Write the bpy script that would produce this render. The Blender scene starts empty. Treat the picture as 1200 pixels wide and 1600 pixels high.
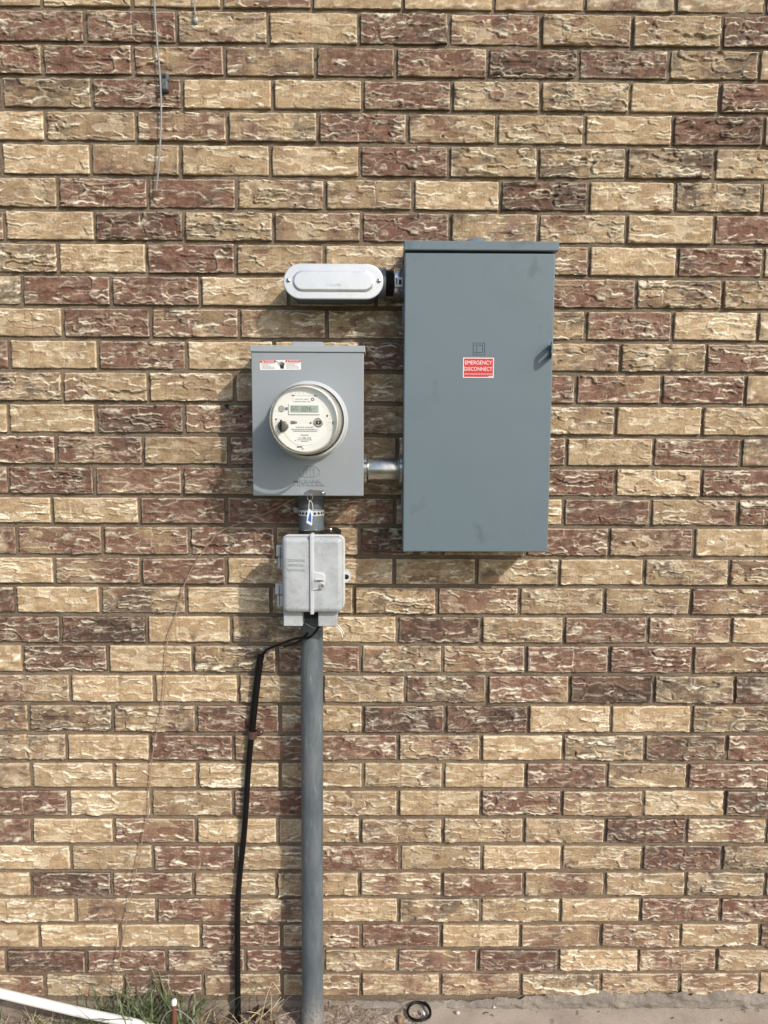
import bpy, bmesh, math, random
import numpy as np
from mathutils import Vector, Matrix

# ------------------------------------------------------------------ scene, camera, light
S = bpy.context.scene
C = S.collection
random.seed(7)
RNG = np.random.default_rng(7)

cam_d = bpy.data.cameras.new('camera')
cam = bpy.data.objects.new('camera', cam_d)
C.objects.link(cam)
cam_d.sensor_fit = 'VERTICAL'
cam_d.sensor_height = 36.0
cam_d.sensor_width = 27.0
cam_d.lens = 36.0 * 1156.0 / 1600.0
cam_d.clip_start = 0.02
cam_d.clip_end = 2000.0
PITCH, ROLL, YAW = 0.09955, 0.0046, -0.0081
fwd = Vector((0, math.cos(PITCH), -math.sin(PITCH)))
up = Vector((0, math.sin(PITCH), math.cos(PITCH)))
rt = Vector((1, 0, 0))
Rz = Matrix.Rotation(YAW, 3, 'Z')
fwd, up, rt = Rz @ fwd, Rz @ up, Rz @ rt
rt2 = math.cos(ROLL) * rt + math.sin(ROLL) * up
up2 = -math.sin(ROLL) * rt + math.cos(ROLL) * up
M3 = Matrix((rt2, up2, -fwd)).transposed()
cam.matrix_world = Matrix.Translation((0.0, -1.75721, 1.43996)) @ M3.to_4x4()
S.camera = cam

SUN = Vector((0.86, -1.0, 0.90)).normalized()          # from the wall towards the sun
EL = math.asin(SUN.z)
AZ = math.atan2(SUN.x, SUN.y)
W = bpy.data.worlds.new('World')
S.world = W
W.use_nodes = True
wn = W.node_tree.nodes
wl = W.node_tree.links
wn.clear()
sky = wn.new('ShaderNodeTexSky')
sky.sky_type = 'NISHITA'
sky.sun_disc = False
sky.sun_elevation = EL
sky.sun_rotation = AZ
sky.air_density = 1.0
sky.dust_density = 2.0
bg = wn.new('ShaderNodeBackground')
bg.inputs['Strength'].default_value = 0.15
wo = wn.new('ShaderNodeOutputWorld')
wl.new(sky.outputs[0], bg.inputs[0])
wl.new(bg.outputs[0], wo.inputs[0])
sun_d = bpy.data.lights.new('sun', 'SUN')
sun_d.energy = 2.8
sun_d.angle = math.radians(0.9)
sun_d.color = (1.0, 0.93, 0.82)
sun = bpy.data.objects.new('sun', sun_d)
C.objects.link(sun)
sun.rotation_euler = SUN.to_track_quat('Z', 'Y').to_euler()
sun.location = (3, -4, 5)
S.view_settings.view_transform = 'Standard'
S.view_settings.look = 'None'
S.view_settings.gamma = 1.0
S.view_settings.use_curve_mapping = False
S.view_settings.exposure = 0.14
S.render.engine = 'CYCLES'
S.cycles.use_denoising = True
S.cycles.denoising_prefilter = 'NONE'
S.cycles.max_bounces = 6
S.cycles.transparent_max_bounces = 12

# ------------------------------------------------------------------ helpers
ORIGIN = {}
PI = math.pi


def mat(name, color=(0.5, 0.5, 0.5), rough=0.6, metal=0.0, spec=0.5):
    m = bpy.data.materials.new(name)
    m.use_nodes = True
    b = m.node_tree.nodes['Principled BSDF']
    b.inputs['Base Color'].default_value = (*color, 1)
    b.inputs['Roughness'].default_value = rough
    b.inputs['Metallic'].default_value = metal
    b.inputs['Specular IOR Level'].default_value = spec
    return m


class NT:
    """small node-tree writer"""

    def __init__(self, m):
        self.t = m.node_tree
        self.b = self.t.nodes['Principled BSDF']

    def n(self, kind, **kw):
        nd = self.t.nodes.new(kind)
        for k, v in kw.items():
            setattr(nd, k, v)
        return nd

    def put(self, sock, v):
        if isinstance(v, bpy.types.NodeSocket):
            self.t.links.new(v, sock)
        elif isinstance(v, (tuple, list)):
            v = tuple(v)
            if len(sock.default_value) == 4 and len(v) == 3:
                v = v + (1,)
            sock.default_value = v
        else:
            sock.default_value = v

    def math(self, op, a, b=0.0, c=0.0, clamp=False):
        nd = self.n('ShaderNodeMath', operation=op, use_clamp=clamp)
        for i, v in enumerate((a, b, c)):
            self.put(nd.inputs[i], v)
        return nd.outputs[0]

    def mix(self, f, a, b, blend='MIX'):
        nd = self.n('ShaderNodeMix', data_type='RGBA', blend_type=blend)
        self.put(nd.inputs[0], f)
        self.put(nd.inputs[6], a)
        self.put(nd.inputs[7], b)
        return nd.outputs[2]

    def ramp(self, v, lo, hi, a=0.0, b=1.0):
        nd = self.n('ShaderNodeMapRange', interpolation_type='SMOOTHSTEP')
        self.put(nd.inputs[0], v)
        for i, x in enumerate((lo, hi, a, b)):
            self.put(nd.inputs[i + 1], x)
        return nd.outputs[0]

    def coord(self, scale=(1, 1, 1), kind='Object', loc=(0, 0, 0)):
        tc = self.n('ShaderNodeTexCoord')
        mp = self.n('ShaderNodeMapping')
        self.t.links.new(tc.outputs[kind], mp.inputs[0])
        mp.inputs['Scale'].default_value = scale
        mp.inputs['Location'].default_value = loc
        return mp.outputs[0]

    def noise(self, vec, scale=5, detail=3, rough=0.55, w=None, dist=0.0):
        nd = self.n('ShaderNodeTexNoise', noise_dimensions='4D' if w is not None else '3D')
        self.put(nd.inputs['Vector'], vec)
        if w is not None:
            self.put(nd.inputs['W'], w)
        nd.inputs['Scale'].default_value = scale
        nd.inputs['Detail'].default_value = detail
        nd.inputs['Roughness'].default_value = rough
        nd.inputs['Distortion'].default_value = dist
        return nd.outputs[0]

    def attr(self, name, kind='GEOMETRY'):
        return self.n('ShaderNodeAttribute', attribute_name=name, attribute_type=kind).outputs['Fac']

    def bump(self, h, strength=0.3, dist=0.001, normal=None):
        nd = self.n('ShaderNodeBump')
        nd.inputs['Strength'].default_value = strength
        nd.inputs['Distance'].default_value = dist
        self.put(nd.inputs['Height'], h)
        if normal is not None:
            self.put(nd.inputs['Normal'], normal)
        return nd.outputs[0]


class MB:
    """collects verts and faces (world coordinates)"""

    def __init__(self):
        self.v = []
        self.f = []
        self.sm = []
        self.weld = False

    def add(self, vs, fs, smooth=False):
        o = len(self.v)
        self.v += [tuple(p) for p in vs]
        for f in fs:
            self.f.append([i + o for i in f])
            self.sm.append(smooth)
        return self

    def box(self, x0, x1, y0, y1, z0, z1, bev=0.0, seg=2):
        """axis box; rounded edges when bev > 0"""
        bm = bmesh.new()
        bmesh.ops.create_cube(bm, size=1.0)
        for v in bm.verts:
            v.co = ((x0 + x1) / 2 + v.co.x * (x1 - x0), (y0 + y1) / 2 + v.co.y * (y1 - y0),
                    (z0 + z1) / 2 + v.co.z * (z1 - z0))
        if bev > 0:
            bmesh.ops.bevel(bm, geom=list(bm.edges), offset=bev, segments=seg, profile=0.5, affect='EDGES')
        self.take(bm)
        return self

    def take(self, bm, smooth=False):
        bm.verts.index_update()
        self.add([v.co.copy() for v in bm.verts], [[v.index for v in f.verts] for f in bm.faces], smooth)
        bm.free()

    def plate(self, pts, yb, yf, bev=0.0, seg=3, smooth=True, flare=0.0, rr=0):
        """outline pts (x, z) counter-clockwise seen from the front, extruded from yb (wall) to yf (front, smaller y)"""
        n = len(pts)
        nrm = []
        for i in range(n):
            a = Vector(pts[i - 1])
            b = Vector(pts[i])
            c = Vector(pts[(i + 1) % n])
            d1 = (b - a).normalized() if (b - a).length > 1e-9 else Vector((0, 0))
            d2 = (c - b).normalized() if (c - b).length > 1e-9 else d1
            d = d1 + d2
            d = d.normalized() if d.length > 1e-9 else d1
            k = 1.0 / max(0.5, abs(d.dot(d1)) if d1.length else 1)
            nrm.append(Vector((-d.y, d.x)) * k)            # inward
        rings = [(yb, -flare)]
        if bev > 0:
            for s in range(seg + 1):
                t = s / seg * PI / 2
                rings.append((yf + bev * (1 - math.sin(t)), bev * (1 - math.cos(t))))
        else:
            rings.append((yf, 0.0))
        vs = []
        for (y, ins) in rings:
            for p, q in zip(pts, nrm):
                vs.append((p[0] + q.x * ins, y, p[1] + q.y * ins))
        fs = []
        for r in range(len(rings) - 1):
            for i in range(n):
                j = (i + 1) % n
                fs.append([r * n + i, r * n + j, (r + 1) * n + j, (r + 1) * n + i])
        self.add(vs, fs, smooth and bev > 0)
        o = len(self.v) - n
        if rr:                                             # rounded rectangle: well-shaped cap instead of one long n-gon
            cap = [self.v[o + i] for i in range(n)]
            m1 = rr + 1
            y = cap[0][1]
            xa, xb = cap[3 * m1 - 1][0], cap[0][0]
            za, zb = cap[m1 - 1][2], cap[m1][2]
            cs = [(xb, y, za), (xb, y, zb), (xa, y, zb), (xa, y, za)]
            for k in range(4):
                arc = cap[k * m1:(k + 1) * m1]
                self.add([cs[k]] + arc, [[0, i + 1, i + 2] for i in range(rr)])
                nx = cap[((k + 1) % 4) * m1]
                self.add([cs[k], arc[-1], nx, cs[(k + 1) % 4]], [[0, 1, 2, 3]])
            G = 8
            vs = [(xa + (xb - xa) * i / G, y, za + (zb - za) * j / G) for j in range(G + 1) for i in range(G + 1)]
            self.add(vs, [[j * (G + 1) + i, j * (G + 1) + i + 1, (j + 1) * (G + 1) + i + 1, (j + 1) * (G + 1) + i] for j in range(G) for i in range(G)])
            return self
        self.f.append([o + i for i in range(n)])
        self.sm.append(False)
        return self

    def lathe(self, prof, org, axis=(0, -1, 0), n=48, smooth=True, cap=True):
        """profile [(radius, distance along axis)] turned about the axis"""
        ax = Vector(axis).normalized()
        u = ax.orthogonal().normalized()
        w = ax.cross(u)
        vs = []
        for (r, h) in prof:
            for i in range(n):
                t = 2 * PI * i / n
                vs.append(Vector(org) + ax * h + (u * math.cos(t) + w * math.sin(t)) * r)
        fs = []
        for k in range(len(prof) - 1):
            for i in range(n):
                j = (i + 1) % n
                fs.append([k * n + i, k * n + j, (k + 1) * n + j, (k + 1) * n + i])
        self.add(vs, fs, smooth)
        o = len(self.v) - n
        if cap:
            self.f.append([o + i for i in range(n)])
            self.sm.append(False)
        return self

    def tube(self, pts, r, n=10, sub=6, cap=True, flat=1.0):
        """smooth round tube through the points; r a number or one per point"""
        P = [Vector(p) for p in pts]
        R = list(r) if isinstance(r, (list, tuple)) else [r] * len(P)
        Q, QR = [], []
        for i in range(len(P) - 1):
            p0 = P[max(i - 1, 0)]
            p1, p2 = P[i], P[i + 1]
            p3 = P[min(i + 2, len(P) - 1)]
            for s in range(sub):
                t = s / sub
                Q.append(0.5 * ((2 * p1) + (p2 - p0) * t + (2 * p0 - 5 * p1 + 4 * p2 - p3) * t * t
                                + (3 * p1 - p0 - 3 * p2 + p3) * t ** 3))
                QR.append(R[i] * (1 - t) + R[i + 1] * t)
        Q.append(P[-1])
        QR.append(R[-1])
        vs, fs = [], []
        u = None
        for i, q in enumerate(Q):
            tg = (Q[min(i + 1, len(Q) - 1)] - Q[max(i - 1, 0)]).normalized()
            if u is None:
                u = tg.orthogonal().normalized()
            u = (u - tg * u.dot(tg)).normalized()
            w = tg.cross(u)
            for k in range(n):
                a = 2 * PI * k / n
                vs.append(q + (u * math.cos(a) + w * math.sin(a) * flat) * QR[i])
        for i in range(len(Q) - 1):
            for k in range(n):
                l = (k + 1) % n
                fs.append([i * n + k, i * n + l, (i + 1) * n + l, (i + 1) * n + k])
        self.add(vs, fs, True)
        if cap:
            o = len(self.v) - len(vs)
            self.f.append([o + k for k in range(n)][::-1])
            self.sm.append(False)
            o = len(self.v) - n
            self.f.append([o + k for k in range(n)])
            self.sm.append(False)
        return self

    def build(self, name, m, parent=None, label=None):
        o0 = ORIGIN.get(parent.name, Vector((0, 0, 0))) if parent else Vector((0, 0, 0))
        me = bpy.data.meshes.new(name)
        me.from_pydata([(p[0] - o0.x, p[1] - o0.y, p[2] - o0.z) for p in self.v], [], self.f)
        bm = bmesh.new()
        bm.from_mesh(me)
        if self.weld:
            bmesh.ops.remove_doubles(bm, verts=bm.verts, dist=1e-6)
        bmesh.ops.recalc_face_normals(bm, faces=bm.faces)
        bm.to_mesh(me)
        bm.free()
        if any(self.sm):
            me.set_sharp_from_angle(angle=math.radians(50))
            # flat faces (caps) keep hard borders so that they shade flat
            flat = set()
            for p in me.polygons:
                if not self.sm[p.index]:
                    flat.update(p.edge_keys)
            for e in me.edges:
                if e.key in flat:
                    e.use_edge_sharp = True
        me.polygons.foreach_set('use_smooth', self.sm)
        me.update()
        ob = bpy.data.objects.new(name, me)
        C.objects.link(ob)
        if parent:
            ob.parent = parent
            ORIGIN[ob.name] = o0
        me.materials.append(m)
        if label:
            ob['label'] = label
        return ob


def thing(name, label, cat, loc=(0, 0, 0), group=None):
    o = bpy.data.objects.new(name, None)
    C.objects.link(o)
    o.empty_display_size = 0.05
    o.location = loc
    ORIGIN[o.name] = Vector(loc)
    o['label'] = label
    o['category'] = cat
    if group:
        o['group'] = group
    return o


def tag(o, label, cat, group=None, kind=None):
    if label:
        o['label'] = label
    if cat:
        o['category'] = cat
    if group:
        o['group'] = group
    if kind:
        o['kind'] = kind
    return o


def rrect(x0, x1, z0, z1, r, n=6):
    """rounded rectangle outline, counter-clockwise seen from the front (x right, z up)"""
    out = []
    for (cx, cz, a0) in ((x1 - r, z0 + r, -90), (x1 - r, z1 - r, 0), (x0 + r, z1 - r, 90), (x0 + r, z0 + r, 180)):
        for k in range(n + 1):
            a = math.radians(a0 + 90 * k / n)
            out.append((cx + r * math.cos(a), cz + r * math.sin(a)))
    return out


def circle(cx, cz, r, n=32):
    return [(cx + r * math.cos(2 * PI * k / n), cz + r * math.sin(2 * PI * k / n)) for k in range(n)]


TXT = []


def lettering(s, cx, cz, y, height, m, parent, width=None, name='lettering', depth=0.0002, spacing=1.0, bold=0.0):
    """text facing the viewer, centred at (cx, cz), cap height `height`"""
    cu = bpy.data.curves.new('text', 'FONT')
    cu.body = s
    cu.align_x = 'CENTER'
    cu.size = 1.0
    cu.extrude = 0.0
    cu.offset = bold
    cu.space_character = spacing
    cu.resolution_u = 3
    ob = bpy.data.objects.new('text', cu)
    C.objects.link(ob)
    bpy.context.view_layer.update()
    me = ob.to_mesh()
    vs = [v.co.copy() for v in me.vertices]
    fs = [list(p.vertices) for p in me.polygons]
    ob.to_mesh_clear()
    bpy.data.objects.remove(ob)
    bpy.data.curves.remove(cu)
    x0 = min(v.x for v in vs); x1 = max(v.x for v in vs)
    y0 = min(v.y for v in vs); y1 = max(v.y for v in vs)
    sz = height / (y1 - y0)
    sx = width / (x1 - x0) if width else sz
    mb = MB()
    P = [(cx + (v.x - (x0 + x1) / 2) * sx, y - depth, cz + (v.y - (y0 + y1) / 2) * sz) for v in vs]
    mb.add(P, fs)
    # give the print its thickness: boundary walls back to y
    cnt = {}
    for f in fs:
        for a, b in zip(f, f[1:] + f[:1]):
            cnt.setdefault((min(a, b), max(a, b)), []).append((a, b))
    wall_v, wall_f = [], []
    for e, l in cnt.items():
        if len(l) == 1:
            a, b = l[0]
            o = len(wall_v)
            wall_v += [P[a], P[b], (P[b][0], y, P[b][2]), (P[a][0], y, P[a][2])]
            wall_f.append([o, o + 1, o + 2, o + 3])
    mb.add(wall_v, wall_f)
    return mb.build(name, m, parent)


# ------------------------------------------------------------------ brick wall
# mortar bed lines (mm above the ground) and, per course from the top, the upright joints (mm) and the kind of each brick
Z = [2391,2317,2247,2176,2105,2031,1958,1886,1813,1740,1667,1594,1520,1446,1373,1301,1231,1156,1085,1013,941,867,791,716,644,573,500,429,358,289,219,151,85,19]
ROWS = [
([-754,-553,-353,-151,52,255,459,664,866],[1,0,0,1,0,0,1,1,1,1]),
([-659,-454,-250,-47,156,362,568,771],[4,4,2,0,4,3,1,1,5]),
([-756,-554,-348,-144,36,244,449,654,859],[3,4,3,2,4,3,5,4,2,0]),
([-851,-648,-445,-241,-38,164,365,568,772],[4,6,4,0,0,4,1,2,0,3]),
([-757,-550,-344,-139,64,267,468,669,877],[0,1,3,2,4,1,1,0,5,0]),
([-859,-656,-452,-248,-44,159,363,566,768],[4,0,1,1,0,4,2,2,6,1]),
([-733,-528,-326,-124,78,278,481,680,881],[1,4,4,2,1,0,5,0,2,1]),
([-858,-652,-448,-242,-40,164,367,571,773],[1,0,5,2,1,4,2,1,0,4]),
([-739,-535,-330,-126,78,282,487,692,893],[2,0,4,1,0,1,3,0,4,0]),
([-824,-619,-413,-209,-7,194,397,599,801],[2,4,4,0,1,1,4,3,2,1]),
([-733,-529,-324,-121,81,282,484,687,887],[0,4,3,1,1,4,2,3,0,0]),
([-860,-654,-448,-244,-42,161,364,567,770],[4,0,4,0,0,4,1,1,2,3]),
([-739,-538,-337,-137,63,264,465,667,866],[2,1,1,1,1,0,4,3,4,0]),
([-870,-664,-457,-254,-51,153,357,561,767],[0,0,5,3,1,1,4,1,0,0]),
([-760,-555,-353,-154,46,246,447,654,864],[4,4,1,3,1,0,4,0,4,2]),
([-875,-672,-464,-259,-53,153,359,566,772],[1,5,3,3,1,1,0,4,0,4]),
([-775,-568,-362,-161,40,242,444,654,863],[0,0,4,4,3,1,0,4,1,4]),
([-862,-657,-450,-246,-44,156,356,556,761],[3,3,3,4,1,5,1,4,3,0]),
([-776,-568,-363,-162,39,238,438,644,850],[0,3,4,0,0,1,2,0,2,3]),
([-872,-668,-462,-257,-57,144,343,550,760],[5,0,2,0,1,2,3,1,1,3]),
([-765,-558,-354,-149,48,252,454,658,863],[5,5,0,2,0,5,1,4,3,0]),
([-860,-654,-448,-244,-41,159,363,567,772],[0,5,0,2,4,2,3,4,4,1]),
([-748,-544,-339,-134,69,270,472,679,878],[1,0,0,1,1,6,3,5,2,5]),
([-852,-648,-443,-238,-34,168,372,576,776],[2,6,2,4,1,5,5,0,0,6]),
([-763,-558,-353,-145,52,257,460,662,866],[2,0,4,4,4,3,0,2,6,3]),
([-852,-649,-444,-240,-34,165,369,571,772],[1,0,0,0,1,1,0,4,2,4]),
([-763,-559,-356,-149,53,259,460,664,869],[4,0,1,4,1,0,4,3,0,5]),
([-857,-654,-449,-247,-41,165,368,572,776,977],[4,0,3,0,1,1,1,1,5,1,1]),
([-763,-559,-352,-150,58,264,465,668,869],[0,1,4,1,3,1,0,1,5,6]),
([-865,-663,-459,-251,-43,165,371,576,780,982],[0,5,3,1,1,1,3,1,1,2,1]),
([-757,-554,-348,-144,56,263,465,668,871],[0,3,3,2,0,2,1,0,4,4]),
([-850,-648,-444,-240,-39,164,365,570,773,976],[0,0,0,4,3,4,0,3,3,1,5]),
([-936,-734,-531,-332,-133,53,259,464,668,869],[1,5,4,3,4,1,3,5,0,1,1]),
([-841,-641,-440,-240,-39,164,369,574,777,982],[1,1,4,1,1,1,3,2,1,1,1]),

]

STYLE = {  # red cover, dark smudge, lightness, relief family
    0: (0.10, 0.07, 1.13, 0), 1: (0.36, 0.26, 0.97, 1), 2: (0.32, 0.54, 1.02, 2),      # tan, brown tan, tan with dark folds
    3: (0.62, 0.24, 1.0, 1), 4: (0.88, 0.28, 0.96, 1), 5: (0.96, 0.52, 0.82, 2), 6: (0.45, 0.62, 0.88, 2)}   # mixed, red, dark, grey
BW, BH, BD = 0.1935, 0.0615, 0.030                       # nominal face and built depth of a brick


def vnoise(x, y, seed):
    """smooth lattice noise 0..1"""
    r = np.random.default_rng(seed)
    G = r.random((64, 64))
    xi = np.floor(x).astype(int); yi = np.floor(y).astype(int)
    fx = x - xi; fy = y - yi
    fx = fx * fx * fx * (fx * (fx * 6 - 15) + 10); fy = fy * fy * fy * (fy * (fy * 6 - 15) + 10)
    a = G[xi % 64, yi % 64]; b = G[(xi + 1) % 64, yi % 64]
    c = G[xi % 64, (yi + 1) % 64]; d = G[(xi + 1) % 64, (yi + 1) % 64]
    return (a * (1 - fx) + b * fx) * (1 - fy) + (c * (1 - fx) + d * fx) * fy


def fbm(x, y, seed, o=3):
    s = 0; a = 0.5; t = 0
    for k in range(o):
        s = s + a * vnoise(x * 2 ** k + 17 * k, y * 2 ** k + 9 * k, seed + k); t += a; a *= 0.5
    return s / t


def sstep(x, a, b):
    t = np.clip((x - a) / (b - a), 0, 1)
    return t * t * (3 - 2 * t)


def relief(nx, nz, seed, fam):
    """bark-faced brick: returns grid x, z, height (m, out of the wall) and lip mask"""
    x = np.linspace(-BW / 2, BW / 2, nx)[None, :].repeat(nz, 0)
    z = np.linspace(-BH / 2, BH / 2, nz)[:, None].repeat(nx, 1)
    amp = (0.80, 0.95, 1.25)[fam]
    h = np.zeros_like(x); lip = np.zeros_like(x); pit = np.zeros_like(x)
    for layer, (lx, lz, A) in enumerate(((0.085, 0.0165, 1.0), (0.055, 0.0115, 0.90), (0.028, 0.0085, 0.22))):
        s = seed * 31 + layer * 7
        wx = (fbm(x / 0.035, z / 0.022, s + 100, 2) - 0.5) * 0.034
        wz = (fbm(x / 0.016, z / 0.014, s + 200, 2) - 0.5) * 0.011
        n = vnoise((x + wx) / lx + seed * 3.1, (z + wz) / lz + seed * 1.7, s)
        mask = sstep(fbm(x / 0.045 + seed, z / 0.016 + 3, s + 300, 2), (0.50, 0.475, 0.43)[fam], (0.58, 0.555, 0.51)[fam])
        e = n - (0.5 + 0.06 * math.sin(seed))
        grad = np.hypot(*np.gradient(n, z[1, 0] - z[0, 0], x[0, 1] - x[0, 0])) + 12.0
        dist = e / grad                                   # distance to the contour in metres
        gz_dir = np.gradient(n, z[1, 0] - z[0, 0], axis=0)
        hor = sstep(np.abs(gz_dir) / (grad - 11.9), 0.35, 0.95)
        lit = (0.35 + 0.65 * sstep(gz_dir / grad, -0.6, 0.2)) * (0.15 + 0.85 * hor)  # painted highlight: lip colour weighted by the way its slope faces
        wid = 0.0012 + 0.0026 * vnoise(x / 0.02, z / 0.02, s + 350)
        st = sstep(dist, -0.0007, 0.0006)
        cur = np.exp(-((dist - 0.0009) / wid) ** 2)
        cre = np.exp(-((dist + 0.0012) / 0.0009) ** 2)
        h += A * mask * (0.0010 * st + 0.0023 * cur - 0.0022 * cre)
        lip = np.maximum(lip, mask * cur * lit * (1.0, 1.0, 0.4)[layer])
        pit = np.maximum(pit, mask * cre * A * (0.45, 0.6, 0.9)[fam])  # painted shade along the crease beside each lip
    h *= amp
    h += (fbm(x / 0.05, z / 0.03, seed + 900) - 0.5) * 0.0036
    h += (fbm(x / 0.004, z / 0.004, seed + 950, 2) - 0.5) * 0.0004
    # wire drag lines (upright)
    drag = vnoise(x / 0.0016, z / 0.06 + seed, seed + 970)
    h -= 0.0004 * sstep(drag, 0.72, 0.9)
    if seed % 2 == 0:
        xs = (RNG.random() - 0.5) * BW * 0.6
        cut = np.exp(-((x - xs - 0.0006 * np.sin(z * 160)) / 0.0008) ** 2) * sstep(vnoise(z / 0.02 + 7, z * 0 + seed, seed + 33), 0.25, 0.5)
        h -= 0.0008 * cut
        if seed % 4 == 0:
            pit = np.maximum(pit, cut * 0.6)
        else:
            lip = np.maximum(lip, cut * 0.8)
    # flaked-off patches with a broken edge
    fl = fbm(x / 0.040 + seed * 2.3, z / 0.016 + 5, seed + 700, 2)
    th = 0.64 - 0.03 * fam + 0.04 * math.sin(seed * 1.9)
    fm = sstep(fl, th, th + 0.025)
    h -= (0.0012 + 0.0006 * fam) * fm
    edge_f = np.exp(-((fl - th) / 0.014) ** 2)
    flake = fm * (1 - 0.3 * edge_f)
    lip = np.maximum(lip, edge_f * 0.55 * (seed % 3 > 0))
    # small holes
    r = np.random.default_rng(seed + 5)
    for _ in range(34):
        px, pz, pr = (r.random() - .5) * BW, (r.random() - .5) * BH, 0.0005 + 0.0009 * r.random() ** 2
        g = np.exp(-(((x - px) ** 2 + (z - pz) ** 2) / pr ** 2))
        h -= 0.0018 * g; pit = np.maximum(pit, g)
    # worn edges
    ed = np.minimum(np.minimum(x + BW / 2, BW / 2 - x), np.minimum(z + BH / 2, BH / 2 - z))
    wob = 0.0010 + 0.0022 * sstep(fbm(x / 0.012, z / 0.012, seed + 990), 0.55, 0.80)
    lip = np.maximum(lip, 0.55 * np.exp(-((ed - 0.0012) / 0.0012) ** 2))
    h -= 0.0022 * np.clip(1 - ed / wob, 0, 1) ** 2
    return x, z, h, lip, pit, flake


def brick_mesh(name, nx, nz, seed, fam):
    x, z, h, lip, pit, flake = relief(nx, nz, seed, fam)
    # outline not quite straight
    ox = (vnoise(z / 0.012, z * 0 + 3.3, seed + 400) - 0.5) * 0.0016 * sstep(np.abs(x), BW / 2 - 0.012, BW / 2)
    oz = (vnoise(x / 0.018, x * 0 + 5.1, seed + 410) - 0.5) * 0.0016 * sstep(np.abs(z), BH / 2 - 0.010, BH / 2)
    X, Zc = x + ox, z + oz
    v = np.stack([X, -h, Zc], -1).reshape(-1, 3)
    idx = np.arange(nx * nz).reshape(nz, nx)
    q = np.stack([idx[:-1, :-1], idx[:-1, 1:], idx[1:, 1:], idx[1:, :-1]], -1).reshape(-1, 4)
    ring = np.concatenate([idx[0, :], idx[1:, -1], idx[-1, -2::-1], idx[-2:0:-1, 0]])
    n0 = len(v); nr = len(ring)
    va = v[ring]; vb = va.copy(); vb[:, 1] = BD
    v = np.concatenate([v, va, vb])
    i = np.arange(nr); j = (i + 1) % nr
    sk = np.stack([n0 + j, n0 + i, n0 + nr + i, n0 + nr + j], -1)
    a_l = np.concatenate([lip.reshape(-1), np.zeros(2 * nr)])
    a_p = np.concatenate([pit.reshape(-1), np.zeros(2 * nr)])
    a_f = np.concatenate([flake.reshape(-1), np.zeros(2 * nr)])
    return v, np.concatenate([q, sk]), a_l, a_p, a_f, len(q)


def make_mesh(name, v, f, attrs, nsmooth=None, smooth=None):
    me = bpy.data.meshes.new(name)
    me.vertices.add(len(v)); me.vertices.foreach_set('co', v.astype(np.float32).reshape(-1))
    me.loops.add(f.size); me.loops.foreach_set('vertex_index', f.astype(np.int32).reshape(-1))
    me.polygons.add(len(f)); me.polygons.foreach_set('loop_start', np.arange(0, f.size, 4, dtype=np.int32))
    sm = np.zeros(len(f), bool)
    if smooth is not None:
        sm = smooth
    else:
        sm[:nsmooth] = True
    me.polygons.foreach_set('use_smooth', sm)
    for k, a in attrs.items():
        at = me.attributes.new(k, 'FLOAT', 'POINT'); at.data.foreach_set('value', a.astype(np.float32))
    me.update(calc_edges=True); me.validate()
    return me


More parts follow.
